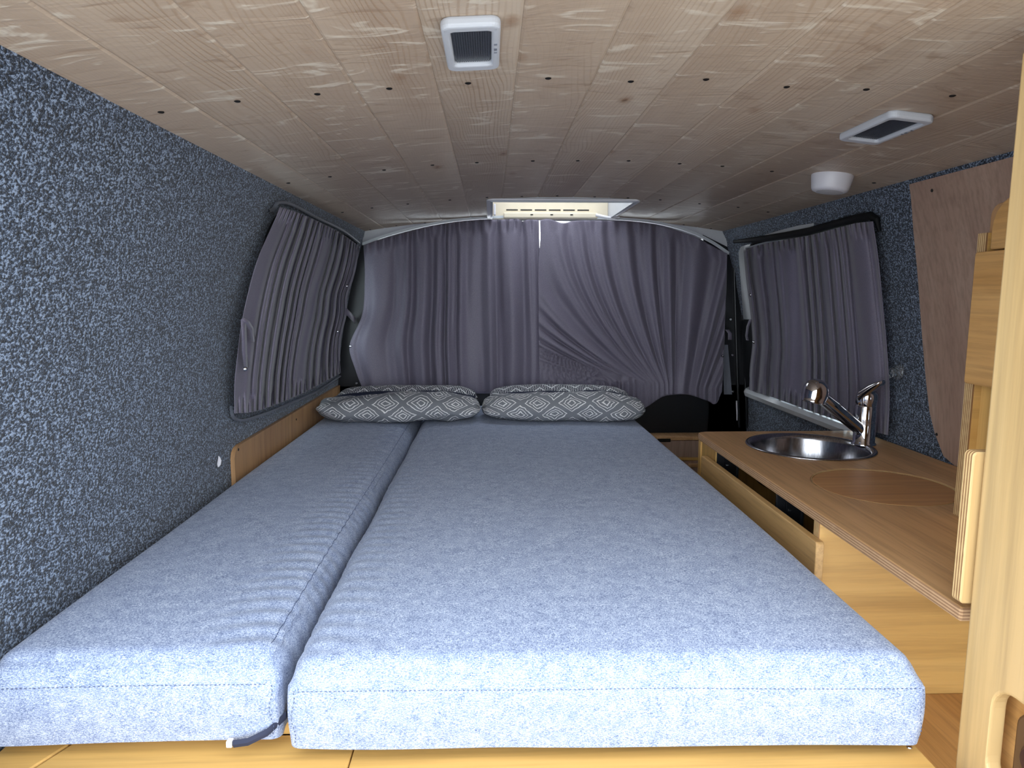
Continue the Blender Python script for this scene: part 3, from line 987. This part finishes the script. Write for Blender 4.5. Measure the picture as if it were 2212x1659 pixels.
# rail the cab curtains hang from
mb = MB(); rows = []
rp = [(783, 527), (840, 507), (900, 491), (960, 479), (1020, 472), (1080, 469), (1165, 468), (1250, 470), (1330, 472), (1400, 478), (1450, 488), (1500, 504), (1540, 524), (1574, 547)]
ru = autou(rp)
for i in range(61):
    p = interp(ru, i/60); q = at_y(p.x, p.y, 2.606)
    rows.append([q+Vector((0, -.006, -.005)), q+Vector((0, -.006, .005)), q+Vector((0, .008, .005)), q+Vector((0, .008, -.005))])
mb.grid(rows, close_u=True)
tag(obj('curtain_rail', mb, M['railwhite']), 'thin arched white rail carrying the two cab curtain panels below the roof hatch', 'curtain rail')

# side window curtain, carpeted wall
lw = lambda px, py, d: at_wall(px, py, 'L', .036 + d)
T = autou([(606, 447), (640, 458), (690, 480), (735, 503), (776, 532)])
B = autou([(506, 893), (545, 890), (600, 872), (660, 846), (705, 822), (736, 806)])
L = autou([(606, 447), (582, 500), (556, 560), (536, 630), (521, 700), (512, 770), (506, 830), (506, 893)])
R = autou([(776, 532), (770, 575), (762, 605), (750, 640), (748, 680), (738, 720), (734, 760), (736, 806)])
c3 = thing('curtain', (-.55, 2.0, CZ-.34), 'grey pleated curtain on two rails over the window in the plain carpeted wall', 'curtain', 'side window curtains')
f3 = folds(13, 9, .015, .8, 1.0, True, True)
obj('cloth', curtain_mesh(T, B, L, R, lw, lambda u, v, *q: f3(u**1.0*.86+.14*u*u, v)*(.35+.65*min(1, u*4)), 280, 70, 1.6), M['curtain'], c3, smooth=True, sharp=180, solid=.0015, recalc=False)
for px, py in ((750, 618), (730, 716)):
    stud(c3, at_wall(px, py, 'L', .052), (-1, 0, 0))
strap(c3, [at_wall(x, y, 'L', .056) for x, y in ((524, 690), (526, 725), (527, 760), (531, 795))], (0, 1, 0), .012)
stud(c3, at_wall(530, 797, 'L', .060), (-1, 0, 0))
strap(c3, [at_wall(x, y, 'L', .060) for x, y in ((526, 688), (536, 697), (544, 710), (550, 738))], (0, 1, .2), .009)
strap(c3, [at_wall(x, y, 'L', .045) for x, y in ((748, 672), (758, 682), (768, 693))], (0, .3, 1), .012)
# rails of that curtain
def side_rail(pts, side, off, label, end=True):
    mb = MB(); ru = autou(pts); rows = []
    for i in range(41):
        p = interp(ru, i/40); q = at_wall(p.x, p.y, side, off)
        s = 1 if side == 'L' else -1
        rows.append([q+Vector((-s*.0035, 0, -.0035)), q+Vector((s*.0035, 0, -.0035)), q+Vector((s*.004, 0, .003)), q+Vector((-s*.0035, 0, .0035))])
    mb.grid(rows, close_u=True)
    m = len(mb.v)
    mb.f.append([m-4, m-3, m-2, m-1]); mb.m.append(0)
    return tag(obj('curtain_rail', mb, M['rail'], bevel=.0015), label, 'curtain rail')
side_rail([(579, 455), (590, 452), (600, 438), (625, 440), (690, 473), (740, 498), (776, 525)], 'L', .012, 'grey upper rail of the curtain on the plain carpeted wall')
side_rail([(499, 880), (503, 900), (520, 908), (560, 898), (620, 874), (690, 842), (735, 812)], 'L', .012, 'grey lower rail of the curtain on the plain carpeted wall')

# side window curtain, sliding door
rw = lambda px, py, d: at_wall(px, py, 'R', .036 + d)
T = autou([(1607, 540), (1650, 527), (1700, 517), (1750, 508), (1800, 495), (1850, 482), (1886, 478)])
B = autou([(1618, 842), (1680, 862), (1740, 884), (1800, 905), (1860, 925), (1918, 940)])
L = autou([(1607, 540), (1612, 600), (1620, 660), (1626, 740), (1621, 790), (1618, 842)])
R = autou([(1886, 478), (1898, 560), (1908, 660), (1917, 760), (1922, 860), (1918, 940)])
c4 = thing('curtain', (.97, 2.1, CZ-.4), 'dark grey pleated curtain over the sliding door window behind the sink', 'curtain', 'side window curtains')
f4 = folds(12, 31, .013, .8, 1.0, True, True)
obj('cloth', curtain_mesh(T, B, L, R, rw, lambda u, v, *q: f4(u, v)*(.35+.65*min(1, (1-u)*5)), 280, 70, 1.6), M['curtain'], c4, smooth=True, sharp=180, solid=.0015, recalc=False)
for px, py in ((1621, 637), (1628, 739)):
    stud(c4, at_wall(px, py, 'R', .052), (1, 0, 0))
strap(c4, [at_wall(x, y, 'R', .045) for x, y in ((1622, 690), (1616, 705), (1613, 725), (1615, 735))], (0, 1, 0), .010)
side_rail([(1612, 536), (1660, 523), (1720, 510), (1780, 497), (1840, 480), (1884, 472)], 'R', .012, 'grey upper rail of the sliding door window curtain')

# ---------------------------------------------------------------- roof hatch
rh = thing('roof_hatch', ((HX0+HX1)/2, (HY0+HY1)/2, CZ+.28), 'white roof hatch let into the ceiling boards above the cab curtain', 'roof hatch')
zlo, zhi = CZ+.286, CZ+.42
mb = MB()
mb.box(HX0-.0, HX0+.008, HY0, HY1, zlo, zhi); mb.box(HX1-.008, HX1, HY0, HY1, zlo, zhi)
mb.box(HX0+.008, HX1-.008, HY0, HY0+.008, zlo, zhi)
obj('well_lining', mb, M['plastic'], rh, bevel=.002)
mb = MB(); mb.box(HX0+.008, HX1-.008, HY1-.008, HY1, zlo, zhi)
fw = obj('blind_cassette', mb, M['cream'], rh, bevel=.002)
mb = MB(); mb.box(HX0+.05, HX1-.05, HY1-.035, HY1-.008, zlo+.002, zlo+.022)
obj('cassette_ledge', mb, M['cream'], rh, bevel=.004)
for i in range(6):
    x = HX0+.06+i*.054
    mb = MB(); mb.box(x, x+.044, HY1-.0095, HY1-.007, zlo+.032, zlo+.0365)
    obj('vent_slot', mb, M['screw'], fw)
for i in range(3):
    mb = MB(); mb.box(HX0+.15+i*.075, HX0+.16+i*.075, HY1-.0365, HY1-.034, zlo+.012, zlo+.016)
    obj('clip_slot', mb, M['screw'], fw)
# lip around the well below the boards
mb = MB()
mb.plate(rrect(HX0-.012, HX1+.012, HY0-.012, HY1+.012, .02), [rrect(HX0+.006, HX1-.006, HY0+.006, HY1-.006, .012)], lambda a, b, d: Vector((a, b, ceil_z(a)+d)), -.007, -.0005)
obj('rim', mb, M['whiteplastic'], rh, bevel=.002)
mb = MB(); mb.tube([(HX1-.06, HY1-.05, zlo+.012), (HX1-.03, HY1-.06, zlo+.004), (HX1, HY1-.065, zlo-.002), (HX1+.025, HY1-.066, zlo+.002)], [.006, .006, .005, .004], 8)
obj('latch', mb, M['whiteplastic'], rh, smooth=True)
mb = MB(); mb.box(HX0+.012, HX0+.02, HY1-.06, HY1-.03, zlo+.01, zlo+.05)
obj('catch', mb, M['whiteplastic'], rh, bevel=.003)
mb = MB()
rows = []
for j in range(9):
    row = []
    for i in range(9):
        u, v = i/8*2-1, j/8*2-1
        row.append(Vector(((HX0+HX1)/2+(HX1-HX0+.03)/2*u, (HY0+HY1)/2+(HY1-HY0+.03)/2*v, zhi+.002+.03*(1-u**4)*(1-v**4))))
    rows.append(row)
mb.grid(rows)
obj('dome', mb, M['dome'], rh, smooth=True, solid=.003)

# ---------------------------------------------------------------- ceiling lamps
def dome_lamp(x0, x1, y0, y1, label):
    cx = (x0+x1)/2
    zc = ceil_z(cx)
    sl = -.25*(cx-.2)
    def fn(a, b, d): return Vector((a, b, zc + sl*(a-cx) + d))
    t = thing('ceiling_lamp', (cx, (y0+y1)/2, zc-.013), label, 'ceiling lamp', 'rectangular ceiling lamps')
    fr = MB()
    lo, li = rrect(x0, x1, y0, y1, .012), rrect(x0+.010, x1-.010, y0+.017, y1-.020, .006)
    fr.plate(lo, [li], fn, -.012, .0005)
    obj('frame', fr, M['plastic'], t, bevel=.004, seg=3)
    ln = MB(); ln.plate(rrect(x0+.009, x1-.009, y0+.016, y1-.019, .006), [], fn, -.006, -.001)
    le = obj('lens', ln, M['lens'], t)
    nrib = 15
    for i in range(nrib):
        x = x0+.012+(x1-x0-.024)*(i+.5)/nrib
        r = MB(); r.box(x-.0009, x+.0009, y0+.019, y1-.022, 0, 0)
        for k, q in enumerate(r.v): r.v[k] = fn(q.x, q.y, -.0074 if k < 4 else -.0055)
        obj('rib', r, M['lens'], le)
    # switch marks: two bars, a square and a dot
    for k, (dy, h) in enumerate(((.052, .0035), (.066, .006), (.078, .0025))):
        b = MB(); b.box(x1-.0070, x1-.0035, y0+dy, y0+dy+h, 0, 0)
        for q_i, q in enumerate(b.v): b.v[q_i] = fn(q.x, q.y, -.0128 if q_i < 4 else -.011)
        obj('switch_mark', b, M['rail'], t)
    return t
a = at_z(955, 30, .297); b = at_z(1082, 132, .297)
dome_lamp(-.053, .012, .757, .901, 'light grey rectangular ceiling lamp by the tailgate, over the foot of the bed')
dome_lamp(.618, .690, 1.060, 1.225, 'light grey rectangular ceiling lamp above the kitchen worktop')
px = .772; zc = ceil_z(px)
mb = MB()
mb.lathe([(0, -.036), (.030, -.036), (.0375, -.033), (.040, -.028), (.0445, -.002), (.0445, .001), (0, .001)], (px, 1.54, zc-.001), (.13, 0, 1), 40)
pk = thing('puck_light', (px, 1.54, zc-.037), 'round white puck light fixed to the ceiling boards near the sink', 'puck light')
obj('body', mb, M['whiteplastic'], pk, smooth=True, sharp=50)
mb = MB(); mb.lathe([(0, -.0372), (.026, -.0372), (.0285, -.0358)], (px, 1.54, zc-.001), (.13, 0, 1), 32)
obj('diffuser', mb, M['dome'], pk, smooth=True)

# ---------------------------------------------------------------- wooden panels fixed to the walls
def wall_board(name, side, polyrows, off, th, mat):
    """polyrows: list of (zr, y_a, y_b); board follows the wall"""
    mb = MB(); n = 14
    inn = [[wall_pt(side, ya+(yb-ya)*i/n, z, off+th) for i in range(n+1)] for z, ya, yb in polyrows]
    out = [[wall_pt(side, ya+(yb-ya)*i/n, z, off) for i in range(n+1)] for z, ya, yb in polyrows]
    mb.grid(inn); mb.grid(out, flip=True)
    ring = lambda g: g[0] + [r[-1] for r in g[1:]] + g[-1][::-1][1:] + [r[0] for r in g[1:-1]][::-1]
    mb.grid([ring(inn), ring(out)], close_u=True)
    return obj(name, mb, mat, smooth=True, sharp=40)
rows = []
pts = []
for px, py in ((1963, 398), (1967, 430), (1972, 500), (1980, 580), (1986, 660), (1992, 740), (1999, 820), (2007, 890), (2018, 935), (2037, 985), (2060, 1005)):
    q = at_wall(px, py, 'R', .012); pts.append((q.z-CZ, q.y))
for z, y in pts: rows.append((z, .74, y))
wp = wall_board('wall_board', 'R', rows, .002, .009, M['mahog'])
tag(wp, 'tall reddish-brown plywood board on the wall behind the worktop', 'wall panel')
for px, py in ((2013, 411), (2023, 938)):
    q = at_wall(px, py, 'R', .0115)
    mb = MB(); mb.lathe([(0, .0015), (.003, .001), (.004, -.001)], q, (-1, 0, .1), 10)
    obj('screw', mb, M['screw'], wp, smooth=True)
za, zb = -.352, -.56
rows = [(za, 1.582, 2.655), (za-.004, 1.564, 2.655), (za-.012, 1.554, 2.655), (za-.025, 1.550, 2.655), (zb, 1.550, 2.655)]
ws = wall_board('wall_board', 'L', rows, .001, .010, M['strip'])
tag(ws, 'low brown plywood board on the carpeted wall beside the narrow mattress', 'wall panel')
for px, py in ((515, 971), (640, 906)):
    q = at_wall(px, py, 'L', .0112)
    mb = MB(); mb.lathe([(0, .0015), (.003, .001), (.004, -.001)], q, (1, 0, 0), 10)
    obj('screw', mb, M['screw'], ws, smooth=True)

# ---------------------------------------------------------------- kitchen
CT = -.375                       # worktop height relative to the eye
EX = .567                       # its front edge
SKX, SKY, SKR = .795, 1.621, .152
LX, LY, LR = .777, 1.273, .1305
WX = 1.030
# worktop
mb = MB()
out = [(EX, .752), (WX, .752), (WX, 1.815)] + [(EX+.03, 1.815), (EX+.012, 1.809), (EX+.003, 1.798), (EX, 1.78)]
mb.plate(out, [circle(SKX, SKY, SKR-.012, 56), circle(LX, LY, LR, 56)], XY, CZ+CT-.018, CZ+CT, 0, 1)
wt = thing('worktop', (.79, 1.4, CZ+CT-.018), 'brown plywood worktop with a round sink cut-out along the kitchen cabinet', 'worktop')
wtb = obj('board', mb, [M['worktop'], M['plyz']], wt, bevel=.003)
wt['label'] = 'brown varnished plywood worktop holding the sink and the round lid'
hl = thing('round_lid', (LX, LY, CZ+CT-.018), 'round flush plywood lid set into the worktop between sink and cupboard', 'lid')
mb = MB(); mb.lathe([(0, -.001), (LR-.0045, -.001), (LR-.0025, -.003), (LR-.0025, -.017), (0, -.017)], (LX, LY, CZ+CT), (0, 0, 1), 56)
obj('disc', mb, M['lid'], hl, smooth=True, sharp=30)
mb = MB(); mb.lathe([(LR-.0022, -.004), (LR-.0022, -.001), (LR-.0002, -.0005), (LR-.0002, -.004)], (LX, LY, CZ+CT), (0, 0, 1), 56)
obj('edge_ring', mb, M['pale'], hl)
# cabinet below
kc = thing('kitchen_cabinet', (.79, 1.4, 0), 'birch plywood kitchen cabinet under the worktop beside the wide mattress', 'cabinet')
zb_ = CZ+CT-.018
mb = MB(); mb.box(EX+.006, WX, 1.785, 1.803, 0, zb_, 0)
obj('end_panel', mb, [M['birch']], kc, bevel=.0015)
mb = MB(); mb.box(EX+.010, EX+.028, 1.672, 1.784, 0, zb_)
obj('stile', mb, M['birch'], kc, bevel=.0015)
mb = MB(); mb.box(EX+.002, EX+.004, 1.108, 1.126, 0, zb_)
obj('partition_edge', mb, M['plyy'], kc)
mb = MB(); mb.box(EX+.004, WX, 1.108, 1.126, 0, zb_)
obj('partition', mb, M['birchx'], kc)
mb = MB(); mb.box(.985, .995, 1.127, 1.784, 0, zb_); obj('back_panel', mb, M['inner'], kc)
mb = MB(); mb.box(EX+.004, WX, .742, 1.107, .217, .235)
obj('base_shelf', mb, M['door'], kc, bevel=.0015)
mb = MB(); mb.box(EX+.02, WX, 1.127, 1.784, .20, .218); obj('cabinet_floor', mb, M['inner'], kc)
# drawer front hangs open below the worktop
mb = MB(); mb.prism(rrect(1.082, 1.714, CZ-.575, CZ-.418, .006), YZ, EX-.014, EX+.001)
dr = obj('drawer_front', mb, M['flap'], kc, bevel=.002)
for y0, y1 in ((1.585, 1.675), (1.240, 1.312)):
    mb = MB(); mb.box(.60, .606, y0, y1, .25, zb_-.001); mb.box(.58, .60, y1-.006, y1, .25, zb_-.001)
    br = obj('bracket', mb, M['black'], kc, bevel=.001)
    br['label'] = 'black metal upright bracket'
    for z in (CZ-.43, CZ-.46):
        mb = MB(); mb.lathe([(0, -.001), (.003, -.001), (.003, .001)], (.5995, y1-.02, z), (1, 0, 0), 10)
        obj('rivet', mb, M['steelscrew'], br)

# sink
sk = thing('sink', (SKX, SKY, CZ+CT-.11), 'round stainless steel sink bowl set into the worktop', 'sink')
prof = [(SKR, .0005), (SKR-.002, .0035), (SKR-.007, .004), (SKR-.013, .001), (SKR-.018, -.010), (SKR-.022, -.06), (SKR-.032, -.095), (SKR-.06, -.108), (.02, -.112), (0, -.112)]
mb = MB(); mb.lathe(prof, (SKX, SKY, CZ+CT), (0, 0, 1), 72)
obj('bowl', mb, M['steel'], sk, smooth=True, sharp=60, solid=.0008, recalc=False)
mb = MB(); mb.lathe([(0, -.109), (.016, -.109), (.022, -.1105), (.024, -.113)], (SKX, SKY, CZ+CT), (0, 0, 1), 24)
obj('drain', mb, M['chrome'], sk, smooth=True)

# mixer tap
FX, FY = .945, 1.642
fz = CZ+CT
tp = thing('mixer_tap', (FX, FY, fz), 'chrome single-lever mixer tap with slanting spout beside the sink', 'tap')
mb = MB(); mb.lathe([(0, 0), (.029, 0), (.029, .004), (.0255, .007), (.0255, .058), (.0262, .0585), (.0262, .061), (.0255, .0615), (.0255, .098), (.0235, .102), (0, .102)], (FX, FY, fz), (0, 0, 1), 36)
obj('body', mb, M['chrome'], tp, smooth=True, sharp=50)
tip = at_y(1768, 852, 1.585)
p0 = Vector((FX, FY, fz+.028)); dirv = (tip-p0).normalized()
mb = MB(); mb.tube([p0, p0+dirv*.03, p0.lerp(tip, .5), tip], [.0145, .0155, .0165, .0175], 24)
obj('spout', mb, M['chrome'], tp, smooth=True, sharp=60)
hd = tip + dirv*.012
ax = (Vector((0, 0, -1)) + dirv*.25).normalized()
mb = MB(); mb.lathe([(0, -.032), (.012, -.030), (.022, -.024), (.0285, -.012), (.030, 0), (.0295, .012), (.027, .020), (.0275, .021), (.0275, .026), (.024, .027), (.022, .023), (0, .023)], hd, ax, 36)
obj('spray_head', mb, M['chrome'], tp, smooth=True, sharp=60)
mb = MB(); mb.lathe([(.0245, 0), (.0255, .004), (.0260, .018), (.0245, .029), (.019, .036), (.009, .040), (0, .0405)], (FX, FY, fz+.1025), (0.05, -.1, 1), 36)
lv = obj('cap', mb, M['chrome'], tp, smooth=True, sharp=60)
mb = MB()
top = Vector((FX-.010, FY-.004, fz+.126))
endp = at_y(1908, 826, 1.59)
rows = []
for k in range(13):
    t = k/12; c = top.lerp(endp, t) + Vector((0, 0, .003*math.sin(math.pi*t)))
    hw = .0225*(1-t) + .013*t if t < .95 else .007
    th = .019*(1-t)+.006*t
    sd = (endp-top).cross(Vector((0, 0, 1))).normalized(); up = Vector((0, 0, 1))
    rows.append([c + sd*hw*math.cos(q) + up*th*math.sin(q) for q in [2*math.pi*i/14 for i in range(14)]])
mb.grid(rows, close_u=True); n0 = len(mb.v)
mb.f.append(list(range(n0-14, n0))); mb.m.append(0); mb.f.append(list(range(14))[::-1]); mb.m.append(0)
obj('lever', mb, M['chrome'], tp, smooth=True, sharp=60)

# tall cabinet by the tailgate
PX = .560
tc = thing('tall_cabinet', (.72, .66, 0), 'pale birch plywood tall cabinet side with a routed handhold, beside the tailgate', 'cabinet')
hole_c = at_x(2212, 1590, PX)
hy0, hy1 = .612, .683
hz1, hz0 = CZ-.430, CZ-.548
hole = rrect(hy0, hy1, hz0, hz1, .030, 6)
mb = MB(); mb.plate([(.588, 0), (.730, 0), (.730, CZ+.255), (.588, CZ+.255)], [hole], YZ, PX, PX+.018, 0, 0)
obj('side_panel', mb, [M['pale'], M['plyx']], tc, bevel=.004, seg=3)
mb = MB(); mb.prism([(PX+.019, CZ-.37), (.985, CZ-.37), (.985, CZ-.05), (.90, CZ+.20), (.88, CZ+.238), (PX+.019, CZ+.262)], XZ, .712, .729); obj('back_panel', mb, M['birch'], tc)
mb = MB(); mb.prism([(PX+.019, CZ-.37), (.985, CZ-.37), (.985, CZ-.05), (.90, CZ+.20), (.88, CZ+.230), (PX+.019, CZ+.252)], XZ, .590, .606)
fdo = obj('front_door', mb, M['pale'], tc, bevel=.002)
mb = MB(); mb.lathe([(0, 0), (.008, .002), (.008, .012), (.014, .018), (.014, .024), (0, .026)], (.62, .590, CZ-.1), (0, -1, 0), 20)
obj('knob', mb, M['chrome'], fdo, smooth=True, sharp=50)
mb = MB(); mb.box(PX+.019, .985, .590, .729, CZ-.389, CZ-.371); obj('bottom_shelf', mb, M['birchx'], tc, bevel=.0015)
# small door with the push latch seen in the handhold
mb = MB(); mb.box(PX+.034, PX+.046, hy0-.03, hy1+.02, hz0-.03, hz1+.03)
obj('inner_panel', mb, M['door'], tc)
lc = at_x(2212, 1590, PX+.03)
lo_ = rrect(hy0+.012, hy1-.010, hz0-.004, hz1-.022, .02, 6)
mb = MB(); mb.prism(lo_, YZ, PX+.022, PX+.034)
lk = obj('latch_plate', mb, M['brownlock'], tc, bevel=.003)
mb = MB(); mb.lathe([(0, -.008), (.015, -.007), (.019, -.003), (.020, .001)], (PX+.021, (hy0+hy1)/2-.008, (hz0+hz1)/2-.008), (1, 0, 0), 28)
obj('button', mb, M['darklock'], lk, smooth=True)
# upright batten showing its ply edge behind the side panel
zt, zbt = at_y(2104, 974, .74).z, at_y(2078, 1300, .74).z
mb = MB(); mb.prism(rrect(.5515, .61, zbt, zt, .006), XZ, .734, .750, 0, 1)
obj('ply_batten', mb, [M['pale'], M['plyy']], tc, bevel=.002)

# upright cupboard standing on the worktop
cu = thing('cupboard', (.86, .94, CZ+CT), 'narrow plywood cupboard with a flap door standing on the worktop by the tall cabinet', 'cupboard')
KX = .800
mb = MB()
zt = CZ+.155
mb.box(KX, .92, 1.077, 1.0965, fz+.0005, CZ+.10)
obj('side_panel', mb, M['birchx'], cu, bevel=.001)
mb = MB(); mb.box(KX-.0022, KX, 1.077, 1.0965, fz+.0005, CZ+.10); obj('panel_edge', mb, M['plyy'], cu)
mb = MB(); mb.box(KX+.012, KX+.024, .756, 1.0765, fz+.0005, CZ-.14); obj('lower_front', mb, M['birch'], cu)
mb = MB(); mb.prism(rrect(.756, 1.079, CZ-.1437, CZ+.069, .005), YZ, KX-.018, KX-.003)
obj('flap_door', mb, M['door'], cu, bevel=.0025)
def shoulder(y1, z1, r):
    return [(.756, CZ+.072), (y1, CZ+.072), (y1, z1-r)] + [(y1-r+r*math.cos(q), z1-r+r*math.sin(q)) for q in [math.pi/2*i/8 for i in range(1, 9)]] + [(.756, z1)]
mb = MB(); mb.prism(shoulder(1.066, CZ+.152, .045), YZ, KX-.004, KX+.010)
obj('shoulder_board', mb, M['door'], cu, bevel=.003)
mb = MB(); mb.prism(shoulder(1.090, CZ+.146, .02), YZ, KX+.0105, KX+.020)
obj('inner_board', mb, M['strip'], cu, bevel=.002)

# low locker between the bed and the cab
lk2 = thing('locker', (.80, 2.61, 0), 'low brown plywood locker with a finger slot behind the kitchen cabinet', 'locker')
LYF = 2.57
ztp = at_y(1440, 943, LYF).z
mb = MB(); mb.box(.60, 1.02, LYF+.013, 2.64, 0, ztp-.016); obj('body', mb, M['inner'], lk2)
mb = MB(); mb.box(.597, 1.02, LYF-.004, 2.645, ztp-.015, ztp); obj('top', mb, M['worktop'], lk2, bevel=.002)
zm = at_y(1470, 990, LYF).z
mb = MB(); mb.box(.60, 1.02, LYF, LYF+.012, zm+.004, ztp-.017)
ldo = obj('door', mb, M['mahog'], lk2, bevel=.0015)
q0, q1 = at_y(1420, 945, LYF), at_y(1448, 952, LYF)
mb = MB(); mb.box(q0.x, q1.x, LYF-.0055, LYF+.001, q1.z-.004, q0.z-.004); obj('finger_slot', mb, M['screw'], ldo, bevel=.001)
mb = MB(); mb.box(.60, 1.02, LYF-.006, LYF+.012, zm-.008, zm+.003); obj('rail', mb, M['birchx'], lk2, bevel=.0015)
mb = MB(); mb.box(.60, 1.02, LYF, LYF+.012, zm-.14, zm-.010)
d2 = obj('door', mb, M['mahog'], lk2, bevel=.0015)
q = at_y(1494, 1006, LYF-.012)
mb = MB(); mb.box(q.x-.012, q.x+.03, LYF-.014, LYF-.001, q.z-.008, q.z+.008); obj('turn_button', mb, M['strip'], d2, bevel=.004)

# clear suction hook on the carpet by the right-hand window
sp = at_wall(1941, 803, 'R', .004)
sh = thing('suction_hook', sp, 'small clear suction cup hook on the carpeted wall above the tap', 'hook')
mb = MB(); mb.lathe([(.021, 0), (.019, .004), (.012, .008), (.007, .010), (.006, .016), (.008, .018), (.006, .022), (0, .023)], sp, (-1, 0, .15), 28)
obj('cup', mb, M['clear'], sh, smooth=True)
mb = MB(); mb.tube([sp+Vector((-.014, -.004, .0)), sp+Vector((-.018, -.006, -.012)), sp+Vector((-.024, -.006, -.014)), sp+Vector((-.028, -.006, -.006))], .002, 8)
obj('hook', mb, M['clear'], sh, smooth=True)

# fleck of white lint caught in the carpet
fl = at_wall(472, 998, 'L', .004)
mb = MB(); mb.tube([fl+Vector((0, -.004, -.011)), fl+Vector((.001, -.001, -.005)), fl+Vector((.002, .001, .003)), fl+Vector((.001, .002, .010)), fl+Vector((0, .002, .013))], [.001, .0045, .0045, .002, .0006], 7)
tag(obj('lint_fleck', mb, M['whiteplastic'], smooth=True), 'tiny white fleck of lint caught in the carpet beside the low plywood board', 'lint')
